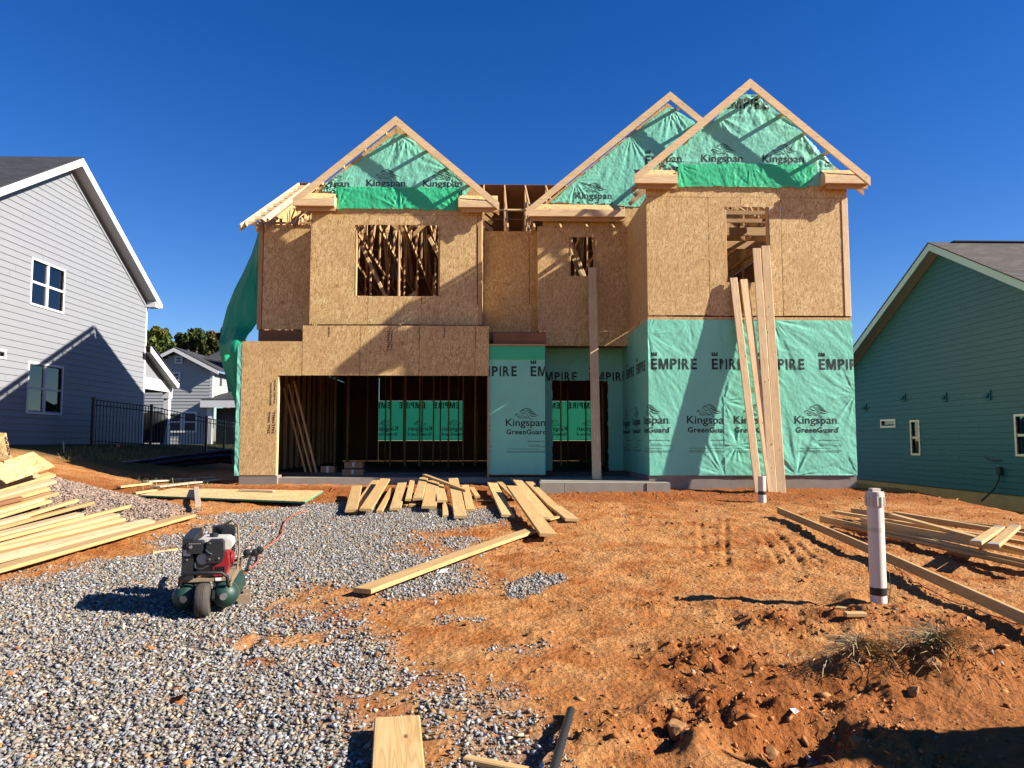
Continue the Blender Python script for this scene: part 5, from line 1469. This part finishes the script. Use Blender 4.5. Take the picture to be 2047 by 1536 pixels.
# heap in front of the garage; zoomed picks -> pixels
def zc_(x, y): return (620 + x / 3.655, 930 + y / 3.655)
HEAP = [((300, 325), (340, 150), .19, 'leftmost short plank of the heap before the garage, lying flat', .10, .20),
        ((310, 350), (478, 118), .135, 'narrow plank tilted right, second in the garage heap', .03, .12),
        ((405, 318), (548, 98), .19, 'wide plank raised on the heap, third from its left end', .12, .24),
        ((505, 348), (600, 178), .10, 'narrow strip low in the heap, right of the wide third plank', .03, .06),
        ((622, 312), (672, 128), .18, 'flat plank standing clear between gaps, fifth in the garage heap', .09, .17),
        ((715, 245), (745, 110), .10, 'short narrow offcut at the back of the garage heap', .16, .20),
        ((785, 240), (830, 88), .165, 'short thick plank with square end at the heap centre back', .17, .22),
        ((745, 288), (760, 225), .115, 'small stub of board tucked under the heap centre', .07, .08),
        ((868, 300), (900, 112), .235, 'widest flat plank in the centre of the garage heap', .12, .22),
        ((965, 255), (940, 140), .17, 'plank leaning right beside the widest one in the heap', .16, .20),
        ((988, 372), (982, 180), .09, 'narrow board pointing at the camera under the heap middle', .04, .12),
        ((1098, 370), (1045, 95), .19, 'long wide plank sloping down at right of the heap', .08, .24),
        ((1170, 325), (1132, 150), .14, 'flat plank ending the main heap on its right side', .05, .12),
        ((1222, 245), (1180, 178), .10, 'small offcut lying just right of the main heap', .02, .04),
        ((1445, 362), (1330, 128), .20, 'lone plank left of the right-hand fan of boards', .08, .14),
        ((1500, 230), (1360, 100), .12, 'short plank behind the fan of boards near the porch step', .10, .12),
        ((1745, 382), (1500, 92), .20, 'wide plank below the longest one in the porch fan', .06, .16),
        ((1740, 500), (1478, 150), .22, 'longest plank of the porch fan, lying on top', .10, .26),
        ((1805, 335), (1600, 130), .17, 'plank along the right side of the porch fan', .04, .08),
        ((1915, 418), (1790, 320), .21, 'short plank at the right end of the porch fan', .02, .03)]
for i, (a, b, w, lab, h0, h1) in enumerate(HEAP):
    lay('plank', zc_(*a), zc_(*b), w, .04, M['pine'], h0, h1, lab, 'plank', 'planks dumped before the house', roll=random.uniform(-.07, .07))
lay('plank', zc_(835, 66), zc_(1150, 182), .09, .045, M['pine'], .33, .22, 'thin board lying crosswise on top of the garage heap', 'plank', 'planks dumped before the house')
lay('plank', zc_(690, 300), zc_(860, 275), .09, .04, M['pine'], .04, .04, 'bearer board lying crosswise under the garage heap', 'plank', 'planks dumped before the house')
lay('plank', zc_(1100, 262), zc_(1330, 268), .03, .02, M['pine'], .01, .01, 'thin lath on the dirt right of the garage heap', 'plank', 'planks dumped before the house')
lay('plank', zc_(1730, 420), zc_(1830, 395), .12, .02, M['pine'], .01, .01, 'broken wood chip below the porch fan', 'offcut')

lay('long_plank', (724, 1180), (1062, 1060), .19, .042, M['pine'], .085, .05, 'long single plank lying alone across gravel and dirt, near end raised', 'plank', bow=.01, segs=4)
lay('foreground_plank', (794, 1432), (800, 1760), .235, .042, M['pine'], .09, .10, 'broad plank pointing at the camera at the bottom edge', 'plank')
lay('long_stud', (1556, 1020), (2150, 1282), .095, .045, M['pine'], .11, .11, 'long stud lying alone on edge on the right, passing behind the tall pipe', 'stud', edge=True, bow=.015, segs=5)

RP = [((1640, 1031), (2090, 1128), .09, .16, .13), ((1668, 1021), (2110, 1092), .09, .20, .18), ((1702, 1016), (2120, 1066), .09, .16, .15), ((1690, 1047), (2110, 1140), .09, .12, .10), ((1722, 1035), (2110, 1106), .09, .24, .20),
      ((1782, 1027), (2100, 1112), .09, .27, .24), ((1705, 1053), (2120, 1152), .09, .05, .05), ((1790, 1023), (2110, 1075), .09, .20, .18)]
for i, (a, b, w, h0, h1) in enumerate(RP):
    lay('truss_chord', a, b, w, .04, M['pine'], h0, h1, ['front edge board of the right-hand lumber pile', 'back long board of the right-hand pile, starting furthest left', 'rearmost board of the right-hand pile', 'low board under the front of the right-hand pile', 'upper board in the middle of the right-hand pile', 'topmost diagonal board of the right-hand pile', 'lowest board on the dirt below the right-hand pile', 'short-ended board near the back of the right-hand pile'][i], 'board', 'boards in the right-hand pile', edge=(i % 2 == 0))
for a, b, lab in (((1950, 1082), (1998, 1052), 'short web board with metal plates, left of two on the right pile'), ((1985, 1088), (2030, 1050), 'short web board with metal plates, right of two on the right pile')):
    o = lay('truss_web', a, b, .11, .04, M['pine'], .31, .29, lab, 'board', 'short web boards on the right pile')
    for e in (-1, 1):
        L = o.dimensions.x if o.dimensions.x else .8
        mx = max(v.co.x for v in o.data.vertices)
        pm = bpy.data.objects.new('nail_plate', new_mesh('nail_plate', [(e*mx - .1*e*(k in (0, 3)) , s * .05, .022) for k, s in ((0, -1), (1, -1), (2, 1), (3, 1))], [(0, 1, 2, 3)], M['plate']))
        put(pm, WM[o.name], o)

# pile on the left
def zl_(x, y): return (x / 4.655, 850 + y / 4.655)
LP = [((-240, 1420), (1745, 858), .24, .06, .03, 'lowest board of the left pile, reaching furthest right'), ((-240, 1300), (1395, 893), .14, .13, .09, 'board just above the lowest one in the left pile'),
      ((-240, 1245), (1190, 905), .14, .16, .11, 'third board up in the left pile, dull tan'), ((-240, 1185), (1135, 862), .12, .20, .15, 'fourth board up in the left pile, orange tinted'),
      ((-240, 1150), (1080, 822), .12, .23, .18, 'fifth board up in the left pile'), ((-240, 1105), (1190, 745), .10, .28, .22, 'long yellow board crossing above the fifth in the left pile'),
      ((-240, 1060), (742, 815), .13, .24, .20, 'greyish board in the middle of the left pile'), ((-240, 1005), (848, 712), .12, .28, .23, 'straight board with a dark gap below it, mid left pile'),
      ((200, 840), (705, 688), .10, .30, .27, 'short pale board on top of the mid left pile'), ((-240, 960), (250, 828), .10, .29, .27, 'board meeting the short pale one end to end'),
      ((-240, 900), (450, 692), .10, .27, .24, 'tenth board up in the left pile'), ((-240, 865), (395, 680), .09, .29, .26, 'narrow board just above the tenth in the left pile'),
      ((-240, 830), (505, 622), .17, .28, .24, 'orange brown broad board high in the left pile'), ((-240, 765), (445, 575), .12, .30, .27, 'board above the orange brown one, high in the left pile'),
      ((-240, 715), (492, 508), .14, .32, .28, 'second board from the top of the left pile'), ((-240, 645), (482, 448), .14, .34, .30, 'top board of the left pile below the OSB sheet'),
      ((-240, 590), (335, 447), .12, .34, .31, 'rearmost strip of the left pile against the OSB sheet'), ((-120, 745), (205, 665), .08, .34, .33, 'short dark brown board wedged high in the left pile')]
for i, (a, b, w, h0, h1, lab) in enumerate(LP):
    lay('pile_board', zl_(*a), zl_(*b), w * 1.08, .042, M['rim'] if i == 17 else M[('pine', 'pine_dull', 'pine_tan', 'pine', 'pine_dull')[i % 5]], h0 * .62 + random.uniform(-.02, .03), h1 * .62 + random.uniform(-.02, .03), lab, 'board', 'boards in the left lumber pile', roll=.06 + random.uniform(-.16, .16))

def slab(name, P, t, mat, label, cat, extra=None):
    nrm = (P[1] - P[0]).cross(P[3] - P[0]).normalized()
    if nrm.z < 0: nrm = -nrm
    o = MB().prism(P, -nrm * t).build(name, M[mat], None); tag(o, label, cat); return o
P = [gp(-40, 985, .42), gp(66, 903, .50), gp(110, 932, .42), gp(12, 966, .33)]
P[0] = P[1] + (P[3] - P[2]) * 1.0
o = slab('osb_sheet', P, .014, 'osb_flat', 'cut OSB sheet lying tilted on top of the left pile', 'OSB sheet')
a = gp(-30, 925, .45)
q0 = at(-50, 928, a.y); P = [at(-60, 932, a.y), at(22, 916, a.y), at(11, 866, a.y + .15), at(-60, 862, a.y + .15)]
m = MB().prism(P, (0, .014, 0)).build('osb_offcut', M['osb'], None); tag(m, 'upright OSB offcut with printed stamp at the left edge', 'OSB offcut')
U_ = (P[1] - P[0]).normalized(); Wv = (P[2] - P[1]).normalized()
for s, u0, u1, v0, v1 in (('TALLWALL', .30, .36, .05, .38), ('SIZED FOR', .40, .44, .05, .36), ('OSB', .22, .27, .1, .3)):
    g = text_geo(s, (u0, u1, v0, v1), .03, rot=1)
    mobj('stamp', [P[0] + U_ * (v.x + .12) + Wv * v.y + Vector((0, -.004, 0)) for v in g[0]], g[1], M['ink_osb'], m)
P = [gp(278, 990, .05), gp(610, 1003, .09), gp(646, 981, .09), gp(345, 976, .05)]
o = slab('green_edged_sheet', P, .03, 'osb_flat', 'OSB sheets with green edges lying flat left of the garage', 'OSB sheet')
M['green_edge'] = simple('green_edge', (.02, .22, .13), .7)
for a, b in ((0, 1), (1, 2)):
    d = (P[b] - P[a]).normalized(); nn = d.cross(Vector((0, 0, 1))).normalized()
    MB().prism([P[a] + nn * .003 - Vector((0, 0, .004)), P[b] + nn * .003 - Vector((0, 0, .004)), P[b] + nn * .003 - Vector((0, 0, .03)), P[a] + nn * .003 - Vector((0, 0, .03))], nn * .003).build('painted_edge', M['green_edge'], o)
lay('block', (396, 1008), (392, 973), .09, .04, M['grey_wood'], .16, .13, 'short weathered wood block resting on the green-edged sheets', 'wood block')
lay('trim_board', (480, 978), (548, 981), .10, .02, M['grey_wood'], .125, .12, 'small brown scrap board on the green-edged sheets', 'offcut')
for a, b, w, lab in (((290, 966), (425, 957), .22, 'grey board in the house shadow, rear one of two'), ((310, 976), (440, 961), .22, 'grey board in the house shadow, front one of two')):
    lay('shaded_board', a, b, w, .03, M['grey_wood'], .03, .03, lab, 'board', 'grey boards in the side yard')
for a, b, w, lab in (((237, 974), (300, 967), .11, 'short pale plank at the edge of the shadow, upper of two'), ((268, 986), (311, 980), .11, 'short pale plank at the edge of the shadow, lower of two')):
    lay('short_plank', a, b, w, .04, M['pine'], .06, .06, lab, 'plank', 'short planks by the shaded yard')

# leaning boards and the prop
LEAN = [((1516, 962), (1466, 556), .145, 14.93, 'leftmost of the four tall boards leaning on the right bay'), ((1543, 984), (1487, 559), .16, 14.93, 'second leaning board, nearly as short as the leftmost'),
        ((1545, 982), (1512, 497), .155, 14.94, 'third leaning board, reaching up into the window'), ((1562, 980), (1530, 492), .165, 14.95, 'rightmost and tallest of the leaning boards')]
for a, b, w, yt, lab in LEAN:
    p0 = at(*a, 14.5); p0.z = float(hb(p0.x, p0.y)) + .02; p1 = at(*b, yt)
    o = board('leaning_board', p0 - Vector((0, 0, .02)), p1, w, .042, M['pine_pale'], None, up=(0, -1, 0), roll=random.uniform(-.12, .05)); tag(o, lab, 'board', 'tall boards leaning on the right bay')
p1 = at(1184, 536, YP - .07)
pb = at(1193, 958, 15.5); pb.z = -.11
pd = board('prop_board', pb, p1, .19, .042, M['pine_pale'], None, up=(0, -1, 0)); tag(pd, 'single long board leaning from the porch slab up to the small window', 'board')
for k, (a, b) in enumerate((((634, 945), (588, 762)), ((624, 945), (577, 768)), ((613, 944), (568, 775)))):
    p0, p1 = at(*a, 17.4 + .08 * k), at(*b, 17.55 + .1 * k); p0.z = -.09
    o = board('garage_board', p0, p1, .042, .09, M['stud'], None, up=(0, -1, 0)); tag(o, ['right', 'middle', 'left'][k] + ' one of three boards leaning inside the dark garage', 'board', 'boards leaning in the garage')
for a, b, c, d, Y, lab in ((641, 938, 668, 956, 17.3, 'small cardboard box on the garage floor, left one'), (683, 950, 726, 962, 17.15, 'flat cardboard box on the garage floor, right one'), (688, 938, 724, 950, 17.3, 'cardboard box lying on top of the flat one')):
    p, q = at(a, b, Y), at(c, d, Y); z0 = -.095 if d > 953 else -.095 + .16
    bx_ = MB().box(p.x, q.x, Y, Y + .3, z0, z0 + (p.z - q.z)).build('cardboard_box', M['card'], None); tag(bx_, lab, 'box', 'boxes in the garage')
    MB().box((p.x + q.x) / 2 - .025, (p.x + q.x) / 2 + .025, Y - .002, Y + .3, z0 + (p.z - q.z) * .3, z0 + (p.z - q.z) + .002).build('packing_tape', M['paper'], bx_)

# small scraps
for a, b, w, lab in (((1690, 1246), (1730, 1246), .07, 'small wood block in the dirt below the tall pipe'), ((1672, 1217), (1692, 1219), .06, 'wood chip left of the tall pipe base'), ((930, 1520), (1060, 1546), .05, 'half-buried thin board at the bottom edge right of the plank'), ((305, 1105), (355, 1098), .03, 'thin yellow lath on the dirt left of the compressor')):
    lay('offcut', a, b, w, .035, M['pine'], .015, .015, lab, 'offcut', clear=-.01)
def scrap(a, b, c, d, lab, mat='paper', h=.02):
    P = [gp(*q, h) for q in (a, b, c, d)]; P[2].z += .006
    o = MB().prism(P, (0, 0, -.003)).build('paper_scrap', M[mat], None); tag(o, lab, 'scrap')
scrap((873, 1146), (884, 1138), (897, 1137), (890, 1144), 'crumpled white paper scrap beside the long plank')
scrap((1578, 1416), (1590, 1415), (1598, 1424), (1588, 1427), 'pale leaf-like scrap in the churned dirt')
p0, p1 = gp(1141, 1420, .05), gp(1098, 1570, .10)
o = MB().tube([p0, p0.lerp(p1, .5), p1], .022, 10).build('black_pipe', M['black'], None, True); tag(o, 'short black metal pipe lying at the bottom edge on stones', 'pipe')

# rocks
def rock(px, py, r, lab, seed):
    rnd = random.Random(seed); c = gp(px, py); bm = bmesh.new(); bmesh.ops.create_icosphere(bm, subdivisions=3, radius=r * 1.1)
    ax = [Vector((rnd.gauss(0, 1), rnd.gauss(0, 1), rnd.gauss(0, 1))).normalized() for _ in range(16)]; lim = [rnd.uniform(.5, .82) * r for _ in ax]
    for v in bm.verts:
        for a_, l_ in zip(ax, lim):
            d = v.co.dot(a_)
            if d > l_: v.co -= a_ * (d - l_)
        v.co.z *= .8
        v.co *= 1 + .16 * (float(vn(v.co.x * 40 + 9, v.co.y * 40 + v.co.z * 30, seed)) - .5)
    me = bpy.data.meshes.new('rock'); bm.to_mesh(me); bm.free(); me.materials.append(M['rock'])
    o = put(bpy.data.objects.new('rock', me), Matrix.Translation((c.x, c.y, float(hf(c.x, c.y)) + r * .38))); tag(o, lab, 'rock', 'clay rocks in the churned dirt')
for i, (a, b, r, lab) in enumerate(((1352, 1446, .075, 'largest tan clay rock, left of the churned ruts'), (1540, 1462, .055, 'upright pointed clay rock in the churned dirt'), (1618, 1498, .035, 'small pale rock near the bottom shadow edge'), (1635, 1272, .03, 'dark clod of rock left of the wood block'),
                                    (1870, 1375, .055, 'pale rock under the right straw hump'), (1398, 1345, .028, 'bluish stone in the red clods'), (1825, 1398, .045, 'rock between the straw humps'), (1612, 1156, .03, 'pale stone alone on the tracked dirt'), (1715, 1500, .05, 'rock at the edge of the bottom shadow'))):
    rock(a, b, r, lab, 200 + i)

# ------------------------------------------------------------------ pipes
b = gp(1757, 1216); D = Vector((b.x, b.y, 0)).length
top = at(1755, 983, b.y); pr = 33 / F * b.y / 2 * 1.0
pp = thing('standpipe', b, 'tall white pipe with ribbed cap standing in the dirt at right', 'pipe')
h = top.z - b.z
MB().lathe([(pr * .94, -.2), (pr * .94, h - .03)], b, 'Z', 28).build('shaft', M['pvc'], pp, True)
cp = MB().lathe([(pr * 1.03, h - .125), (pr * 1.05, h - .12), (pr * 1.05, h - .02), (pr * 1.0, h)], b, 'Z', 28).build('cap', M['pvc_cap'], pp, True)
for k in range(14):
    t = 2 * math.pi * k / 14; MB().box(-.006, .006, -.004, .004, h - .15, h - .03)
    c = b + Vector((math.cos(t) * pr * 1.055, math.sin(t) * pr * 1.055, 0)); MB().box(c.x - .005, c.x + .005, c.y - .005, c.y + .005, b.z + h - .118, b.z + h - .04).build('rib', M['pvc_cap'], cp)
MB().box(b.x - .035, b.x + .035, b.y - .035, b.y + .035, b.z + h, b.z + h + .028).build('plug', M['pvc_cap'], cp)
zt_ = at(1757, 1189, b.y).z - b.z; zb_ = at(1757, 1176, b.y).z - b.z
MB().lathe([(pr * .965, zt_), (pr * .965, zb_ + .01)], b, 'Z', 28).build('tape_band', M['black'], pp, True)
zt_ = at(1757, 1062, b.y).z - b.z
MB().lathe([(pr * .955, zt_), (pr * .955, zt_ + .035)], b, 'Z', 28).build('label_band', M['pvc_cap'], pp, True)
wv = [b + Vector((pr * 1.0 + .0, -.02, .04)), b + Vector((pr * 1.3, -.03, .16)), b + Vector((pr * 1.25, -.02, .30)), b + Vector((pr * .96, -.01, .28))]
MB().tube(wv, .003, 5).build('loop_wire', M['cable'], pp, True)
b2 = gp(1524, 1002); h2 = at(1524, 952, b2.y).z - b2.z; r2 = 15 / F * b2.y / 2
p2 = thing('pipe_stub', b2, 'short white pipe stub with dark band in front of the leaning boards', 'pipe')
MB().lathe([(r2, -.1), (r2, h2)], b2, 'Z', 20).build('shaft', M['pvc'], p2, True)
MB().lathe([(r2 * 1.04, h2 * .26), (r2 * 1.04, h2 * .40)], b2, 'Z', 20).build('tape_band', M['black'], p2, True)

# ------------------------------------------------------------------ hoses
def hose(name, px, r, mat, lab, h=.012, wob=3):
    P = []
    for i in range(len(px) - 1):
        for k in range(6):
            t = k / 6; P.append((px[i][0] + (px[i+1][0] - px[i][0]) * t + wob * math.sin(i * 2.1 + t * 3), px[i][1] + (px[i+1][1] - px[i][1]) * t))
    Q = [gp(*p) for p in P]
    for q_ in Q: q_.z = float(hf(q_.x, q_.y)) + r + h
    o = MB().tube(Q, r, 6).build(name, M[mat], None, True); tag(o, lab, 'hose')
hose('air_hose', [(494, 1144), (512, 1128), (524, 1105), (545, 1088), (560, 1072), (572, 1048), (582, 1035), (600, 1028), (622, 1026)], .009, 'hose', 'red air hose winding from the compressor toward the garage', .02)
hose('air_hose', [(660, 985), (672, 972), (684, 966), (692, 964)], .008, 'hose', 'short thin red hose end before the garage slab', .02, 1)
hose('thin_cable', [(1700, 1062), (1760, 1110), (1830, 1165), (1900, 1200), (1980, 1240), (2060, 1262)], .005, 'hose', 'thin red cable along the front of the long stud at right', .01, 4)

# ------------------------------------------------------------------ portable air compressor
c = gp(400, 1232)
ac = thing('air_compressor', c, 'portable engine air compressor with green twin tanks on the gravel', 'compressor')
def W_(x, y, z): return Vector((c.x + x, c.y + y, c.z + z))
def ltank(x, y0, y1, z, r, name='tank'):
    L = y1 - y0; pf = [(.01, 0), (r * .45, .012), (r * .78, .035), (r * .95, .07), (r, .11), (r, L - .11), (r * .95, L - .07), (r * .78, L - .035), (r * .45, L - .012), (.01, L)]
    o = MB().lathe(pf, W_(x, y0, z), 'Y', 26).build(name, M['tank'], ac, True)
    MB().lathe([(r + .002, .12), (r + .002, .125)], W_(x, y0, z), 'Y', 26).build('weld_seam', M['dusty'], o, True)
    MB().lathe([(.028, -.012), (.028, .014)], W_(x, y0, z + .0), 'Y', 12).build('end_plug', M['steel'], o, True)
    return o
ltank(-.125, -.02, .80, .145, .105); ltank(.175, -.02, .80, .15, .108)
# wheel
wy = .02
ty = MB().lathe([(.085, -.05), (.118, -.052), (.130, -.035), (.133, -.012), (.128, -.009), (.133, -.006), (.134, .006), (.128, .009), (.133, .012), (.130, .035), (.118, .052), (.085, .05)], W_(.022, wy - .05, .132), 'X', 30).build('wheel', M['rubber'], ac, True)
MB().lathe([(.02, -.04), (.08, -.045), (.084, -.03), (.084, .03), (.08, .045), (.02, .04)], W_(.022, wy - .05, .132), 'X', 20).build('rim', M['dusty'], ty, True)
for s in (-1, 1): MB().bar(W_(.022 + s * .075, wy - .05, .13), W_(.022 + s * .07, .12, .27), .02, .03).build('fork', M['black'], ac)
# deck, handle, feet
MB().box(c.x - .17, c.x + .23, c.y + .06, c.y + .80, c.z + .262, c.z + .285).build('deck', M['dusty'], ac)
MB().tube([W_(-.16, -.005, .25), W_(-.155, -.03, .31), W_(-.12, -.045, .345), W_(.0, -.05, .352), W_(.16, -.045, .345), W_(.2, -.03, .31), W_(.205, -.005, .24)], .014, 8).build('front_handle', M['black'], ac, True)
for x in (-.10, .30): 
    MB().box(c.x + x - .03, c.x + x + .03, c.y + .62, c.y + .70, c.z - .0, c.z + .07).build('foot', M['dusty'], ac)
MB().box(c.x + .26, c.x + .36, c.y + .25, c.y + .32, c.z + .0, c.z + .10).build('foot', M['dusty'], ac)
for x in (-.2, .28): MB().tube([W_(x, .80, .22), W_(x, 1.05, .27), W_(x, 1.3, .30)], .016, 8).build('push_handle', M['black'], ac, True)
# belt guard
bgd = MB().prism([W_(-.155, .02, .288), W_(-.155, .50, .288), W_(-.155, .54, .42), W_(-.155, .54, .60), W_(-.155, .48, .655), W_(-.155, .02, .62)], (.085, 0, 0)).build('belt_guard', M['black'], ac)
MB().box(c.x - .15, c.x - .08, c.y + .06, c.y + .42, c.z + .637, c.z + .652).build('guard_top', M['steel'], bgd) if False else None
# engine
MB().box(c.x - .055, c.x + .155, c.y + .12, c.y + .42, c.z + .29, c.z + .50).build('engine_block', M['dusty'], ac)
e1_ = MB().lathe([(.03, -.09), (.085, -.085), (.10, -.05), (.10, 0), (.095, .02)], W_(.10, .16, .40), 'X', 22)
sh = MB().prism([W_(.085, .07, .30), W_(.175, .07, .30), W_(.20, .07, .39), W_(.185, .07, .50), W_(.11, .07, .50), W_(.075, .07, .40)], (0, .30, 0)).build('red_shroud', M['red'], ac)
MB().lathe([(.03, .0), (.06, .012), (.055, .03), (.02, .035)], W_(.19, .25, .42), 'X', 18).build('recoil_starter', M['red'], sh, True)
for k in range(5): MB().box(c.x + .1 + .016 * k, c.x + .106 + .016 * k, c.y + .064, c.y + .069, c.z + .33, c.z + .38).build('cooling_slot', M['black'], sh)
ft = MB()
prof = [(-.07, .505), (.20, .505), (.215, .53), (.21, .575), (.17, .60), (-.03, .605), (-.075, .58)]
ft.prism([W_(x, .14, z) for x, z in prof], (0, .26, 0)); ftk = ft.build('fuel_tank', M['cream'], ac)
MB().lathe([(.034, 0), (.036, .02), (.026, .03)], W_(.06, .22, .605), 'Z', 16).build('fuel_cap', M['black'], ftk, True)
af = MB().prism([W_(.035, .0, .42), W_(.15, .0, .42), W_(.165, .0, .47), W_(.16, .0, .58), W_(.14, .0, .60), W_(.05, .0, .60), W_(.03, .0, .57)], (0, .12, 0)).build('air_filter', M['black'], ac)
MB().lathe([(.008, -.012), (.008, 0)], W_(.13, .0, .455), 'Y', 8).build('wing_nut', M['steel'], af, True)
mf = MB().prism([W_(-.115, -.01, .50), W_(.0, -.01, .50), W_(.01, -.01, .54), W_(-.0, -.01, .595), W_(-.105, -.01, .595), W_(-.12, -.01, .56)], (0, .13, 0)).build('muffler', M['black'], ac)
MB().lathe([(.013, -.012), (.013, .0)], W_(-.085, -.012, .555), 'Y', 10).build('exhaust_port', M['steel'], mf, True)
for k in range(6): MB().box(c.x - .10 + .016 * k, c.x - .09 + .016 * k, c.y - .014, c.y - .009, c.z + .575, c.z + .585).build('slot', M['steel'], mf)
MB().lathe([(.012, -.03), (.045, -.025), (.048, .02), (.03, .05)], W_(-.005, .08, .445), 'Y', 18).build('valve_cover', M['cream'], ac, True)
MB().tube([W_(.02, .04, .56), W_(.03, .0, .52), W_(.055, -.01, .50), W_(.075, -.005, .49)], .007, 6).build('spark_lead', M['cable'], ac, True)
MB().tube([W_(-.06, .05, .42), W_(-.05, .02, .38), W_(.0, .01, .37), W_(.05, .02, .40)], .008, 6).build('fuel_line', M['cable'], ac, True)
# pump behind, gauges
pm = MB().lathe([(.10, 0), (.105, .02), (.105, .2), (.09, .24)], W_(.08, .62, .29), 'Z', 22).build('pump', M['black'], ac, True)
for k in range(6): MB().lathe([(.115, 0), (.115, .008)], W_(.08, .62, .42 + .022 * k), 'Z', 22).build('cooling_fin', M['black'], pm, True)
MB().lathe([(.095, 0), (.10, .02), (.095, .09), (.06, .10)], W_(.09, .62, .56), 'Z', 22).build('pump_head', M['black'], pm, True)
MB().lathe([(.055, 0), (.058, .01), (.058, .09), (.05, .1)], W_(.14, .5, .60), 'Y', 16).build('intake_filter', M['black'], pm, True)
mn = MB().tube([W_(.24, .66, .26), W_(.25, .66, .36), W_(.34, .66, .38), W_(.42, .68, .36)], .014, 8).build('manifold', M['dusty'], ac, True)
for x, z in ((.29, .40), (.36, .40), (.40, .42)):
    MB().lathe([(.006, -.03), (.034, -.02), (.034, .0), (.03, .006)], W_(x, .66, z), 'Y', 16).build('gauge', M['black'], mn, True)
MB().tube([W_(.33, .66, .42), W_(.335, .66, .47)], .01, 6).build('relief_valve', M['steel'], mn, True)
tp_ = MB().box(c.x + .10, c.x + .145, c.y + .055, c.y + .06, c.z + .265, c.z + .29).build('decal', M['paper'], ac)
# wear and small fittings
for x, y, z in ((-.115, .015, .33), (-.115, .015, .45), (-.115, .015, .57), (.06, -.004, .45), (.06, -.004, .58)):
    MB().lathe([(.007, -.006), (.007, .0)], W_(x, y, z), 'Y', 8).build('bolt', M['steel'], ac, True)
MB().box(c.x - .145, c.x - .09, c.y + .0185, c.y + .0195, c.z + .48, c.z + .53).build('warning_label', M['paper'], bgd)
MB().box(c.x + .0, c.x + .07, c.y + .1375, c.y + .139, c.z + .545, c.z + .565).build('tank_label', M['black'], ftk)
MB().tube([W_(.08, .62, .66), W_(.16, .60, .70), W_(.22, .52, .66), W_(.24, .48, .45), W_(.22, .5, .27)], .010, 7).build('discharge_line', M['dusty'], ac, True)
MB().tube([W_(.12, .66, .30), W_(.2, .75, .33), W_(.3, .72, .36)], .012, 7).build('air_line', M['cable'], ac, True)
for x in (-.17, .225): MB().bar(W_(x, .0, .24), W_(x, .78, .24), .012, .03).build('side_rail', M['dusty'], ac)
ac.matrix_basis = Matrix.Translation(c) @ Matrix.Rotation(math.radians(13), 4, 'Z')
